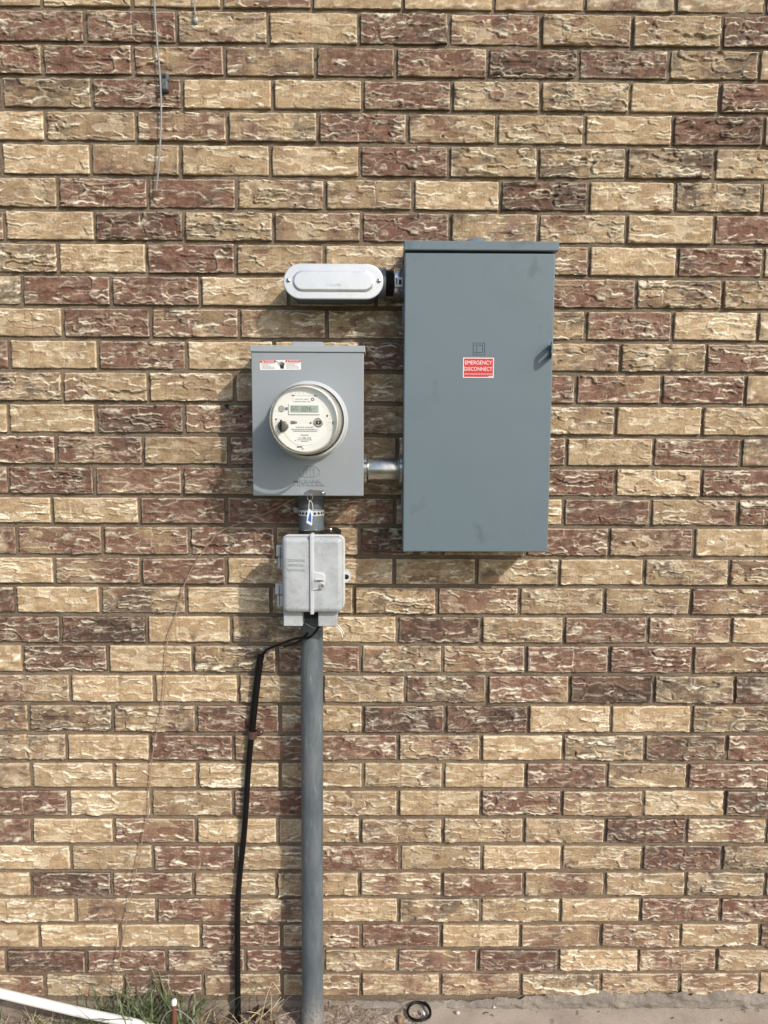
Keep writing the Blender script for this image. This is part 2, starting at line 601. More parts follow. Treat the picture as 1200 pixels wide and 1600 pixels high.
def brick_material():
    m = mat('brick_face', rough=0.9, spec=0.25)
    t = NT(m)
    g = lambda k: t.math('ADD', t.attr(k, 'OBJECT'), t.attr('g_' + k))
    seed, red, dark, light = g('seed'), g('red'), g('dark'), g('light')
    lip, pit = t.attr('lip'), t.attr('pit')
    c = t.coord()
    ca = t.coord((1.0, 1.0, 1.5))
    cz = t.coord((1.0, 1.0, 0.6))
    zone = t.noise(cz, 9.5, 2, 0.5, w=seed)                                        # broad areas of one colour
    big2 = t.noise(ca, 34, 4, 0.62, w=t.math('ADD', seed, 7.3), dist=0.9)
    fine = t.noise(c, 260, 3, 0.6, w=seed)
    cv = t.coord((1.0, 1.0, 0.10))
    streak = t.noise(cv, 330, 2, 0.6, w=seed)
    spot = t.noise(c, 480, 2, 0.5, w=t.math('ADD', seed, 3.1))
    tan = t.mix(t.ramp(big2, 0.3, 0.7), (0.300, 0.207, 0.120), (0.478, 0.360, 0.222))
    tan = t.mix(t.math('MULTIPLY', t.ramp(t.noise(c, 50, 3, 0.6, w=t.math('ADD', seed, 21.7)), 0.52, 0.68), 0.5), tan, (0.36, 0.215, 0.125))
    redc = t.mix(t.ramp(big2, 0.32, 0.68), (0.110, 0.049, 0.040), (0.245, 0.135, 0.100))
    rm = t.math('ADD', t.math('ADD', t.math('MULTIPLY', zone, 0.75), t.math('MULTIPLY', big2, 0.45)), t.math('MULTIPLY', t.math('SUBTRACT', red, 0.5), 0.42))
    rm = t.ramp(rm, 0.53, 0.69)
    col = t.mix(t.math('MULTIPLY', rm, 0.90), tan, redc)
    # pale slurry patches over the red
    sl = t.ramp(t.noise(ca, 42, 4, 0.65, w=t.math('ADD', seed, 13.0), dist=1.2), 0.52, 0.66)
    col = t.mix(t.math('MULTIPLY', sl, 0.42), col, (0.42, 0.315, 0.215))
    # flaked patches show the inside of the brick: rust red in some, pale in others
    fl = t.attr('flake')
    col = t.mix(t.math('MULTIPLY', fl, 0.6), col, t.mix(t.ramp(t.math('SUBTRACT', t.noise(c, 12, 2, 0.5, w=t.math('ADD', seed, 44.0)), t.math('MULTIPLY', t.math('SUBTRACT', red, 0.40), 0.45)), 0.42, 0.55), (0.175, 0.082, 0.062), (0.58, 0.475, 0.33)))
    # smoky smudges burnt into the face
    dk = t.math('ADD', t.noise(ca, 15, 4, 0.6, w=t.math('ADD', seed, 31.0), dist=0.8), t.math('MULTIPLY', t.math('SUBTRACT', dark, 0.5), 0.36))
    dk = t.ramp(dk, 0.42, 0.66)
    col = t.mix(t.math('MULTIPLY', dk, 0.72), col, (0.078, 0.060, 0.052))
    # cream slurry plus painted highlights on raised lips; dark holes, painted shade in creases
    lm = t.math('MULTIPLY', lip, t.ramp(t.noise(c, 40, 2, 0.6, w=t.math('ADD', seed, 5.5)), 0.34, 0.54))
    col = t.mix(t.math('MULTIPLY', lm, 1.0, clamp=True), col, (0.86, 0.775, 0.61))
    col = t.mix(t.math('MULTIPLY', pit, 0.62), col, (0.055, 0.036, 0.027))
    col = t.mix(t.math('MULTIPLY', t.ramp(spot, 0.64, 0.69), 0.85), col, (0.045, 0.032, 0.026))
    col = t.mix(t.math('MULTIPLY', t.ramp(streak, 0.58, 0.75), 0.16), col, (0.62, 0.52, 0.40))
    col = t.mix(t.math('MULTIPLY', t.ramp(streak, 0.42, 0.25), 0.20), col, (0.10, 0.07, 0.055))
    val = t.math('MULTIPLY', light, t.ramp(fine, 0.2, 0.8, 0.74, 1.22))
    hv = t.n('ShaderNodeHueSaturation')
    t.put(hv.inputs['Color'], col); t.put(hv.inputs['Value'], val)
    t.put(t.b.inputs['Base Color'], hv.outputs[0])
    t.put(t.b.inputs['Normal'], t.bump(t.math('ADD', fine, t.math('MULTIPLY', spot, -0.5)), 0.28, 0.001))
    return m


M_BRICK = brick_material()


def mortar_material(name='mortar', c1=(0.150, 0.115, 0.080), c2=(0.225, 0.176, 0.127)):
    m = mat(name, rough=0.95, spec=0.2)
    t = NT(m)
    c = t.coord()
    a = t.noise(c, 9, 4, 0.6); b = t.noise(c, 420, 3, 0.6); s = t.noise(c, 900, 2, 0.5)
    col = t.mix(t.ramp(a, 0.3, 0.7), c1, c2)
    col = t.mix(t.math('MULTIPLY', t.ramp(s, 0.58, 0.68), 0.75), col, (0.46, 0.395, 0.315))
    col = t.mix(t.math('MULTIPLY', t.ramp(b, 0.50, 0.30), 0.6), col, (0.07, 0.052, 0.038))
    t.put(t.b.inputs['Base Color'], col)
    t.put(t.b.inputs['Normal'], t.bump(t.math('ADD', b, t.math('MULTIPLY', t.noise(c, 130, 3), 1.5)), 0.7, 0.002))
    return m


M_MORTAR = mortar_material()
wall = thing('brick_wall', 'house wall of rough bark-faced tan and red-brown bricks with brown mortar', 'wall', (0, 0, 0))

XL, XR = -2.05, 2.05
# mortar sheet set back behind the brick faces, gently uneven
gx = np.arange(XL, XR + 1e-6, 0.010); gz = np.arange(-0.06, 2.86, 0.010)
mx, mz = np.meshgrid(gx, gz)
my = 0.0070 + (fbm(mx / 0.05 + 50, mz / 0.05 + 50, 71) - 0.5) * 0.005 + (fbm(mx / 0.02 + 50, mz / 0.02 + 50, 72) - 0.5) * 0.003
idx = np.arange(mx.size).reshape(mx.shape)
mq = np.stack([idx[:-1, :-1], idx[:-1, 1:], idx[1:, 1:], idx[1:, :-1]], -1).reshape(-1, 4)
me = make_mesh('mortar', np.stack([mx, my, mz], -1).reshape(-1, 3), mq, {}, nsmooth=len(mq))
me.materials.append(M_MORTAR)
ob = bpy.data.objects.new('mortar', me); C.objects.link(ob); ob.parent = wall
mbk = MB().box(XL, XR, 0.030, 0.12, -0.06, 2.86)
mbk.build('backing', M_MORTAR, wall)

NVAR = 16
FINE, COARSE = {}, {}
for fam in range(3):
    for k in range(NVAR):
        sd = 3 + fam * 40 + k
        v, f, a, p, fk, ns = brick_mesh('b', 104, 38, sd, fam)
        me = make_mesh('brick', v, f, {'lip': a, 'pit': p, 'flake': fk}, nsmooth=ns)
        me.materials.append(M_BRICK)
        FINE[fam, k] = me
        COARSE[fam, k] = brick_mesh('b', 46, 16, sd, fam)

# every brick of the wall: (x0, x1, z0, z1, kind, in picture)
bricks = []
JT = 0.0095
zs = [v / 1000 for v in Z]
kinds = (0, 0, 1, 1, 2, 3, 3, 4, 4, 5)


def seen_area(x0, x1, z0, z1):
    """rough share of the picture a brick takes, 0 when hidden or outside"""
    tot = 0
    for i in range(5):
        for j in range(3):
            x = x0 + (x1 - x0) * (i + 0.5) / 5; z = z0 + (z1 - z0) * (j + 0.5) / 3
            d = Vector((x, 0, z)) - cam.location
            w = d.dot(fwd)
            if abs(d.dot(rt2)) / w < 600 / 1156 and abs(d.dot(up2)) / w < 800 / 1156:
                if not (0.065 < x < 0.345 and 1.20 < z < 1.82) and not (-0.262 < x < -0.04 and 1.33 < z < 1.62):
                    tot += (1.76 / w) ** 2
    return tot


for k in range(-5, 34):
    if k <= 0:
        zt = zs[0] + 0.0725 * (1 - k); zb = zs[0] - 0.0725 * k
    else:
        zt, zb = zs[k - 1], zs[k]
    src = ROWS[k] if k >= 0 else ROWS[-k]
    js = [v / 1000 + (0.008 * math.sin(k * 3.3) if k < 0 else 0) for v in src[0]]
    cs = list(src[1])
    if k < 0:
        random.shuffle(cs)
    while js[0] > XL + 0.22:
        js.insert(0, js[0] - 0.2035); cs.insert(0, random.choice(kinds))
    while js[-1] < XR - 0.22:
        js.append(js[-1] + 0.2035); cs.append(random.choice(kinds))
    for i in range(len(js) - 1):
        x0, x1 = js[i] + JT / 2, js[i + 1] - JT / 2
        bricks.append((x0, x1, zb + 0.0053, zt - 0.0053, cs[i + 1], k))

rank = sorted(range(len(bricks)), key=lambda i: -seen_area(*bricks[i][:4]))
single = set(i for i in rank[:300] if seen_area(*bricks[i][:4]) > 0)
SV, SF, SS = [], [], []
SA = {k: [] for k in ('lip', 'pit', 'flake', 'g_seed', 'g_red', 'g_dark', 'g_light')}
off = 0
for i, (x0, x1, z0, z1, kd, row) in enumerate(bricks):
    red, dark, light, fam = STYLE[kd]
    if random.random() < 0.22:
        fam = random.randrange(3)
    var = random.randrange(NVAR)
    red = red + random.uniform(-0.10, 0.10); dark = dark + random.uniform(-0.08, 0.08)
    light *= random.uniform(0.93, 1.07)
    seed = random.uniform(0, 400)
    sx = (x1 - x0) / BW * random.choice((-1, 1)); sz = (z1 - z0) / BH * random.choice((-1, 1))
    yo = random.uniform(-0.0015, 0.0015)
    rot = (random.gauss(0, 0.004), random.gauss(0, 0.0035), random.gauss(0, 0.004))
    loc = Vector(((x0 + x1) / 2, yo, (z0 + z1) / 2))
    if i in single:
        o = bpy.data.objects.new('brick', FINE[fam, var])
        C.objects.link(o)
        o.parent = wall
        o.location = loc; o.rotation_euler = rot; o.scale = (sx, 1.0, sz)
        o['seed'] = seed; o['red'] = red; o['dark'] = dark; o['light'] = light
    else:
        v, f, a, p, fk, ns = COARSE[fam, var]
        if sx * sz < 0:
            f = f[:, ::-1]
        SV.append(v * np.array((sx, 1.0, sz)) + np.array(loc)); SF.append(f + off); off += len(v)
        s_ = np.zeros(len(f), bool); s_[:ns] = True; SS.append(s_)
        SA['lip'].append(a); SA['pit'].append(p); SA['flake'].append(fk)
        for kk, val in (('g_seed', seed), ('g_red', red), ('g_dark', dark), ('g_light', light)):
            SA[kk].append(np.full(len(v), val))
me = make_mesh('outer_bricks', np.concatenate(SV), np.concatenate(SF), {k: np.concatenate(a) for k, a in SA.items()}, smooth=np.concatenate(SS))
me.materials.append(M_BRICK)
o = bpy.data.objects.new('outer_bricks', me); C.objects.link(o); o.parent = wall
o['kind'] = 'stuff'

# ------------------------------------------------------------------ materials of the fittings
def painted(name, c, rough=0.42, dirt=0.12, spots=0.0, metal=0.0, scale=6, smudge=None, bump=0.012, wave=0.0):
    m = mat(name, c, rough, metal)
    t = NT(m)
    co = t.coord()
    a = t.noise(co, scale, 5, 0.6); b = t.noise(co, 90, 4, 0.65)
    dk = tuple(x * 0.62 for x in c); lt = tuple(min(1, x * 1.25 + 0.02) for x in c)
    col = t.mix(t.math('MULTIPLY', t.ramp(a, 0.50, 0.72), dirt * 2), c, dk)
    col = t.mix(t.math('MULTIPLY', t.ramp(b, 0.55, 0.75), dirt), col, lt)
    if smudge:
        s = t.math('MULTIPLY', t.ramp(t.noise(t.coord((1, 1, 0.55)), 26, 3, 0.5, dist=0.4), 0.60, 0.72),
                   t.ramp(t.noise(co, 5.5, 2), 0.47, 0.58))
        col = t.mix(t.math('MULTIPLY', s, smudge), col, dk)
    if spots:
        s = t.ramp(t.noise(co, 240, 3, 0.6), 0.60, 0.72)
        s = t.math('MULTIPLY', s, t.ramp(t.noise(co, 28, 3), 0.42, 0.62))
        col = t.mix(t.math('MULTIPLY', s, spots), col, tuple(x * 0.45 for x in c))
    t.put(t.b.inputs['Base Color'], col)
    t.put(t.b.inputs['Roughness'], t.ramp(a, 0.2, 0.8, rough - 0.06, rough + 0.12))
    if wave:
        t.put(t.b.inputs['Normal'], t.bump(t.noise(co, 5, 2), wave, 0.02))
    elif bump:
        t.put(t.b.inputs['Normal'], t.bump(t.noise(co, 700, 2), bump, 0.0006))
    return m


M_PANEL = painted('panel_grey_enamel', (0.140, 0.186, 0.216), 0.34, 0.10, smudge=0.55, wave=0.10)
M_CAN = painted('socket_grey_enamel', (0.285, 0.315, 0.345), 0.38, 0.07, wave=0.06)
M_CANEDGE = painted('socket_lip_enamel', (0.33, 0.36, 0.385), 0.40, 0.04)
M_PVC = painted('grey_plastic_conduit', (0.105, 0.130, 0.150), 0.48, 0.22, scale=14)
M_PVCDARK = painted('dark_grey_fitting', (0.075, 0.085, 0.092), 0.5, 0.1)
M_ALU = painted('cast_aluminium', (0.80, 0.81, 0.83), 0.40, 0.14, metal=0.75, scale=30)
M_STEEL = painted('galvanised_steel', (0.62, 0.61, 0.57), 0.27, 0.16, metal=1.0, scale=40)
M_DULL = painted('dull_dark_steel', (0.17, 0.165, 0.155), 0.4, 0.2, metal=0.5, scale=80)
M_CHROME = mat('bright_steel', (0.72, 0.73, 0.75), 0.18, 1.0)
M_THREAD = painted('dark_oiled_thread', (0.045, 0.038, 0.033), 0.35, 0.2, metal=0.6, scale=60)
M_DARK = mat('black_gap', (0.012, 0.012, 0.013), 0.7)
M_BLACK = mat('black_rubber', (0.0045, 0.0045, 0.005), 0.42, 0.0, 0.28)
M_WHITE = mat('white_print', (0.80, 0.80, 0.79), 0.5)
M_RED = mat('sticker_red', (0.60, 0.035, 0.045), 0.35)
M_INK = mat('black_ink', (0.02, 0.02, 0.022), 0.6)
M_INKG = mat('grey_ink', (0.16, 0.16, 0.165), 0.6)
M_RING = painted('meter_ring_enamel', (0.50, 0.53, 0.545), 0.35, 0.03)
M_NID = mat('weathered_grey_plastic', rough=0.55)
t = NT(M_NID)
co_ = t.coord()
b1, b2, b3 = t.noise(co_, 26, 4, 0.65), t.noise(co_, 85, 4, 0.7), t.noise(co_, 330, 3, 0.6)
cc_ = t.mix(t.ramp(b1, 0.35, 0.68), (0.475, 0.505, 0.53), (0.385, 0.41, 0.43))
cc_ = t.mix(t.math('MULTIPLY', t.ramp(b2, 0.54, 0.70), 0.38), cc_, (0.28, 0.285, 0.29))
cc_ = t.mix(t.math('MULTIPLY', t.math('MULTIPLY', t.ramp(b3, 0.58, 0.68), t.ramp(b1, 0.40, 0.58)), 0.7), cc_, (0.16, 0.16, 0.155))
t.put(t.b.inputs['Base Color'], cc_)
t.put(t.b.inputs['Normal'], t.bump(b3, 0.05, 0.0006))
M_NIDSIDE = painted('grey_plastic', (0.56, 0.575, 0.58), 0.55, 0.14, spots=0.5, scale=40)
M_CREAM = painted('meter_plastic', (0.80, 0.80, 0.765), 0.4, 0.02)
M_LABEL = mat('meter_label', (0.84, 0.85, 0.84), 0.35)
M_LCD = mat('display_glass', (0.34, 0.42, 0.37), 0.15)
M_BEIGE = painted('beige_seal', (0.40, 0.375, 0.32), 0.45, 0.05)
M_BRONZE = painted('brown_painted_clamp', (0.085, 0.045, 0.036), 0.45, 0.2)
M_COPPER = painted('dull_copper_wire', (0.40, 0.265, 0.185), 0.5, 0.2, metal=0.2, scale=60)
M_GREYWIRE = painted('grey_wire', (0.27, 0.26, 0.255), 0.5, 0.1)
M_CLIP = painted('grey_clip', (0.105, 0.12, 0.13), 0.5, 0.1)
M_WHITEPVC = painted('white_plastic_pipe', (0.80, 0.80, 0.78), 0.38, 0.03)
M_RUST = painted('rusty_iron', (0.16, 0.062, 0.032), 0.75, 0.5, scale=80)
M_BLUE = mat('blue_plastic', (0.03, 0.13, 0.50), 0.3)
M_CLEAR = mat('frosted_plastic', (0.72, 0.78, 0.85), 0.2)
M_GREEN = mat('green_anchor_plastic', (0.03, 0.075, 0.055), 0.5)


def glass_material():
    m = bpy.data.materials.new('clear_meter_cover')
    m.use_nodes = True
    nt = m.node_tree
    nt.nodes.clear()
    out = nt.nodes.new('ShaderNodeOutputMaterial')
    tr = nt.nodes.new('ShaderNodeBsdfTransparent'); tr.inputs[0].default_value = (1.0, 1.0, 0.99, 1)
    gl = nt.nodes.new('ShaderNodeBsdfGlossy'); gl.inputs['Roughness'].default_value = 0.06
    lw = nt.nodes.new('ShaderNodeLayerWeight'); lw.inputs[0].default_value = 0.5
    pw = nt.nodes.new('ShaderNodeMath'); pw.operation = 'POWER'; pw.inputs[1].default_value = 5.0
    fr = nt.nodes.new('ShaderNodeMath'); fr.operation = 'MULTIPLY_ADD'; fr.inputs[1].default_value = 0.9; fr.inputs[2].default_value = 0.045
    nt.links.new(lw.outputs['Facing'], pw.inputs[0]); nt.links.new(pw.outputs[0], fr.inputs[0])
    mx = nt.nodes.new('ShaderNodeMixShader')
    nt.links.new(fr.outputs[0], mx.inputs[0]); nt.links.new(tr.outputs[0], mx.inputs[1])
    nt.links.new(gl.outputs[0], mx.inputs[2]); nt.links.new(mx.outputs[0], out.inputs[0])
    return m


M_GLASS = glass_material()

# ------------------------------------------------------------------ disconnect panel
px0, px1, pz0, pz1 = 0.0552, 0.3785, 1.1885, 1.8350
T = thing('electrical_panel', 'tall blue-grey steel electrical panel with red emergency disconnect sticker', 'electrical panel', (0.217, 0, pz0))
MB().box(px0 + 0.002, px1 - 0.002, -0.112, 0.004, pz0 + 0.003, pz1 + 0.006, 0.002).build('enclosure', M_PANEL, T)
door = MB().plate(rrect(px0, px1, pz0, pz1, 0.0025, 3), -0.098, -0.128, 0.0028, 4, rr=3).build('door', M_PANEL, T)
MB().box(0.0535, 0.3845, -0.1335, 0.004, 1.8395, 1.8590, 0.0018).build('rain_cap', M_PANEL, T)
dm = MB().lathe([(0.030, 0), (0.030, 0.006), (0.0285, 0.009), (0.024, 0.0155), (0.014, 0.0205), (0.004, 0.0225)], (0.213, -0.07, 1.858), (0, 0, 1), 32)
dm.build('hub_cap', M_PANEL, T)
# knocked-out bosses standing proud of the left side
for (za, zb) in ((1.690, 1.735), (1.276, 1.316)):
    MB().box(px0 - 0.0025, px0 + 0.004, -0.106, -0.062, za, zb, 0.001).build('side_hinge', M_PANEL, T)
# pressed square mark
lg = MB()
fr = [(0.2050, 0.2320, 1.6205, 1.6480)]
x0, x1, z0, z1 = fr[0]
w = 0.0022
for (a, b, c_, d_) in ((x0, x1, z1 - w, z1), (x0, x1, z0, z0 + w), (x0, x0 + w, z0 + w, z1 - w), (x1 - w, x1, z0 + w, z1 - w)):
    lg.box(a, b, -0.1292, -0.127, c_, d_, 0.0004, 1)
x0, x1, z0, z1 = 0.2092, 0.2278, 1.6255, 1.6435
for (a, b, c_, d_) in ((x0, x1, z1 - w, z1), (x0, x1 - 0.001, z0, z0 + w), (x0 + 0.0036, x0 + 0.0036 + w, z0 + w, z1 - w), (x1 - w, x1, z0 + w, z1 - w)):
    lg.box(a, b, -0.1292, -0.127, c_, d_, 0.0004, 1)
lg.build('pressed_emblem', M_PANEL, door)
# padlock tab standing out of the door edge (seen edge-on)
yzo = [(-0.126 - u, 1.629 + v) for (u, v) in rrect(0, 0.036, -0.0165, 0.0165, 0.0095, 5)]
yzi = [(-0.126 - u, 1.629 + v) for (u, v) in rrect(0.008, 0.0285, -0.0042, 0.0042, 0.004, 5)]
tb = MB()
n = len(yzo)
vs = [(0.3735 + (y + 0.126) * 0.21, y, z) for y, z in yzo + yzi] + [(0.3753 + (y + 0.126) * 0.21, y, z) for y, z in yzo + yzi]
fs = []
for i in range(n):
    j = (i + 1) % n
    fs += [[i, j, n + j, n + i], [2 * n + i, 2 * n + j, 3 * n + j, 3 * n + i], [i, j, 2 * n + j, 2 * n + i], [n + i, n + j, 3 * n + j, 3 * n + i]]
tb.add(vs, fs)
tb.build('padlock_tab', M_THREAD, T)
st = MB().plate(rrect(0.1834, 0.2504, 1.5715, 1.6145, 0.0006, 2), -0.1275, -0.1285).build('sticker', M_WHITE, door, 'red and white emergency disconnect sticker')
MB().plate(rrect(0.1853, 0.2485, 1.5733, 1.6127, 0.0004, 2), -0.1284, -0.1287).build('sticker_field', M_RED, door)
lettering('EMERGENCY', 0.2169, 1.6040, -0.12875, 0.0082, M_WHITE, door, width=0.0585, bold=0.0)
lettering('DISCONNECT', 0.2167, 1.5905, -0.12875, 0.0080, M_WHITE, door, width=0.0605, bold=0.0)
lettering('DESCONEXI\u00d3N DE EMERGENCIA', 0.2169, 1.5798, -0.12875, 0.0036, M_WHITE, door, width=0.0600, bold=0.0)
MB().box(0.2390, 0.2478, -0.1290, -0.1286, 1.5738, 1.5752).build('sticker_corner_print', M_WHITE, door)

# ------------------------------------------------------------------ meter socket
cx0, cx1, cz0, cz1 = -0.2790, -0.0325, 1.3108, 1.6250
T = thing('meter_socket', 'light grey steel meter socket box with danger sticker holding the round meter', 'meter box', (-0.155, 0, cz0))
MB().box(cx0 + 0.002, cx1 - 0.002, -0.098, 0.004, cz0 + 0.002, cz1 + 0.004, 0.0015).build('enclosure', M_CAN, T)
cov = MB().plate(rrect(cx0, cx1, cz0, cz1 + 0.001, 0.002, 3), -0.090, -0.110, 0.0022, 4, rr=3).build('cover', M_CAN, T)
MB().box(-0.2818, -0.0296, -0.1130, 0.004, 1.6264, 1.6405, 0.0016).build('rain_cap', M_CANEDGE, T)
MB().plate(rrect(-0.193, -0.122, 1.6400, 1.6515, 0.004, 4), -0.020, -0.090, 0.002, 3).build('hub_plate', M_CANEDGE, T)
mc = (-0.1530, 1.4778)
rg = MB().lathe([(0.0865, 0.0), (0.0865, 0.004), (0.0835, 0.0065), (0.0832, 0.0200), (0.0820, 0.0225), (0.0785, 0.0232), (0.0770, 0.0215), (0.0770, 0.0)],
                (mc[0], -0.1085, mc[1]), (0, -1, 0), 72, cap=False)
rg.build('sealing_ring', M_RING, T)
# pressed maker's mark: lens with upright arches, name and type line
em = MB()
ex, ez = -0.1535, 1.3652


def ellipse_arc(a0, a1, rx, rz, w, k=26):
    P = []
    for i in range(k + 1):
        a = math.radians(a0 + (a1 - a0) * i / k)
        P.append((ex + rx * math.cos(a), -0.1102, ez + rz * math.sin(a)))
    return P


em.tube(ellipse_arc(-180, 180, 0.0245, 0.0128, 0.0006), 0.0010, 6, 1, cap=False)
for xx, hz, lo in ((-0.0115, 0.006, -0.0105), (-0.0035, 0.0125, -0.0122), (0.0035, 0.006, -0.0122), (0.0115, 0.0112, -0.0105)):
    em.tube([(ex + xx, -0.1102, ez + lo), (ex + xx, -0.1102, ez + hz)], 0.0010, 6, 2)
for xa, xb in ((-0.0115, -0.0035), (0.0035, 0.0115)):
    em.tube([(ex + xa, -0.1102, ez + 0.003), (ex + xa + 0.002, -0.1102, ez + 0.0058), (ex + xb - 0.002, -0.1102, ez + 0.0058), (ex + xb, -0.1102, ez + 0.003)], 0.0010, 6, 4)
em.build('pressed_emblem', M_CAN, cov)
lettering('MILBANK', -0.1556, 1.3437, -0.1099, 0.0078, M_CAN, cov, width=0.0622, name='pressed_lettering', depth=0.0016, bold=0.012)
lettering('TYPE 3R ENCLOSURE', -0.1545, 1.3349, -0.1099, 0.0036, M_CAN, cov, width=0.0690, name='pressed_lettering', depth=0.0011)
# danger sticker (a little tilted)
sk = bpy.data.objects.new('danger_sticker', None)


def tilt(mb, ang=0.016, c=(-0.2152, 1.5983)):
    ca, sa = math.cos(ang), math.sin(ang)
    mb.v = [(c[0] + (x - c[0]) * ca - (z - c[1]) * sa, y, c[1] + (x - c[0]) * sa + (z - c[1]) * ca) for x, y, z in mb.v]
    return mb


sx0, sx1, sz0, sz1 = -0.2600, -0.1704, 1.5878, 1.6088
bpy.data.objects.remove(sk)
tilt(MB().plate(rrect(sx0, sx1, sz0, sz1, 0.0012, 3), -0.1095, -0.1103)).build('danger_sticker', M_WHITE, cov, 'white bilingual danger sticker with red headers')
for (xa, xb) in ((sx0 + 0.0003, sx0 + 0.0350), (sx1 - 0.0335, sx1 - 0.0003)):
    tilt(MB().plate(rrect(xa, xb, sz1 - 0.0052, sz1 - 0.0004, 0.0003, 2), -0.1102, -0.1105)).build('sticker_header', M_RED, cov)
for ax_ in (sx0 + 0.0068, sx1 - 0.0287):
    tri = MB().add([(ax_ - 0.0021, -0.11062, sz1 - 0.0046), (ax_ + 0.0021, -0.11062, sz1 - 0.0046), (ax_, -0.11062, sz1 - 0.0010)], [[0, 1, 2]])
    tilt(tri).build('warning_triangle', M_WHITE, cov)
la = lettering('DANGER', sx0 + 0.0210, sz1 - 0.0030, -0.1106, 0.0034, M_WHITE, cov, width=0.0200, bold=0.0)
lb = lettering('PELIGRO', sx1 - 0.0140, sz1 - 0.0016, -0.1106, 0.0034, M_WHITE, cov, width=0.0225, bold=0.0)
fp = MB()
rr = random.Random(3)
for bx, bw in ((sx0 + 0.0035, 0.028), (sx1 - 0.0315, 0.028)):
    for ln in range(5):
        zz = sz1 - 0.0078 - ln * 0.0026
        xx = bx
        lim = bx + bw * (1.0 if ln in (0, 3, 4) else rr.uniform(0.5, 0.9))
        while xx < lim - 0.001:
            wl_ = rr.uniform(0.0012, 0.0042)
            fp.add([(xx, -0.11045, zz), (min(xx + wl_, lim), -0.11045, zz), (min(xx + wl_, lim), -0.11045, zz + 0.0010), (xx, -0.11045, zz + 0.0010)], [[0, 1, 2, 3]])
            xx += wl_ + 0.0007
tilt(fp).build('fine_print', M_INKG, cov)['kind'] = 'stuff'
hand = MB()
hx, hz = -0.2118, 1.5968
for (a, l, b) in ((-0.0040, 0.0070, -0.12), (-0.0015, 0.0088, -0.03), (0.0010, 0.0084, 0.04), (0.0034, 0.0066, 0.12)):
    p0 = Vector((hx + a, hz)); d = Vector((math.sin(b), math.cos(b))); s_ = Vector((d.y, -d.x)) * 0.0011
    q = [p0 - s_, p0 + s_, p0 + s_ + d * l, p0 - s_ + d * l]
    hand.add([(v.x, -0.11048, v.y) for v in q], [[0, 1, 2, 3]])
hand.add([(hx - 0.0052, -0.11047, hz + 0.0008), (hx + 0.0047, -0.11047, hz + 0.0008), (hx + 0.0036, -0.11047, hz - 0.0066), (hx - 0.0032, -0.11047, hz - 0.0066)], [[0, 1, 2, 3]])
hand.add([(hx + 0.0040, -0.11046, hz + 0.0005), (hx + 0.0068, -0.11046, hz + 0.0042), (hx + 0.0054, -0.11046, hz + 0.0050), (hx + 0.0026, -0.11046, hz + 0.0022)], [[3, 2, 1, 0]])
bolt = [(-0.0135, 0.0100), (-0.0075, 0.0072), (-0.0090, 0.0030), (-0.0072, 0.0010)]
for (a, b) in zip(bolt, bolt[1:]):
    d = (Vector(b) - Vector(a)); s_ = Vector((-d.y, d.x)).normalized() * 0.00055
    q = [Vector(a) - s_, Vector(b) - s_, Vector(b) + s_, Vector(a) + s_]
    hand.add([(hx + v.x, -0.11046, hz + v.y) for v in q], [[0, 1, 2, 3]])
tilt(hand).build('shock_symbol', M_INK, cov)
# latch at the bottom edge
ht = MB()
ht.plate([(-0.1640, 1.3180), (-0.1640, 1.3125), (-0.1200, 1.3118), (-0.1165, 1.3150), (-0.1168, 1.3205), (-0.1215, 1.3235), (-0.1430, 1.3240), (-0.1520, 1.3255)][::-1][::-1], -0.1100, -0.1135, 0.0006, 2)
hs = ht.build('latch', M_DULL, T)
MB().lathe([(0.0042, 0), (0.0042, 0.002), (0.0026, 0.0042), (0.001, 0.0045)], (-0.1225, -0.1135, 1.3178), (0, -1, 0), 20).build('latch_rivet', M_CHROME, T)
MB().box(-0.1708, -0.1470, -0.1300, -0.1080, 1.3132, 1.3150, 0.0004).build('latch_tongue', M_CHROME, T)

# ------------------------------------------------------------------ electric meter
T = thing('electric_meter', 'round white electric meter with clear cover and digital readout', 'electric meter', (mc[0], -0.115, mc[1] - 0.08))
MX, MZ = mc
MB().lathe([(0.0768, -0.004), (0.0768, 0.014), (0.0745, 0.0185), (0.0700, 0.0190)], (MX, -0.115, MZ), (0, -1, 0), 64, cap=False).build('base', M_DARK, T)
MB().lathe([(0.0752, 0.0), (0.0752, 0.007), (0.0735, 0.0095)], (MX, -0.128, MZ), (0, -1, 0), 64, cap=False).build('clamp_band', M_BEIGE, T)
bodyp = [(0.0715, 0.0), (0.0705, 0.060), (0.0698, 0.0730), (0.0685, 0.0757), (0.0665, 0.0770)]
mod = MB().lathe(bodyp, (MX, -0.130, MZ), (0, -1, 0), 64)
mod.build('register_body', M_CREAM, T)
FY = -0.2070                                              # front of the register
cg = MB()
cg.lathe([(0.0008, -0.001), (0.0752, 0.0), (0.0738, 0.062), (0.0722, 0.086), (0.0712, 0.0905), (0.0690, 0.0935), (0.0655, 0.0948), (0.0300, 0.0965), (0.0008, 0.0970)], (MX, -0.128, MZ), (0, -1, 0), 72, cap=True)
cg.build('clear_cover', M_GLASS, T)
bz = MB()
bz.lathe([(0.0722, 0.0), (0.0728, 0.004), (0.0722, 0.008), (0.0706, 0.0098), (0.0702, 0.0070), (0.0702, 0.0)], (MX, -0.2120, MZ), (0, -1, 0), 72, cap=False)
bz.build('cover_rim', M_BEIGE, T)
U = 0.0665 / 490.0


def mp(x, z):                                             # position on the dial, pixels of a 490-radius face
    return (MX + (x - 560) * U, MZ - (z - 575) * U)


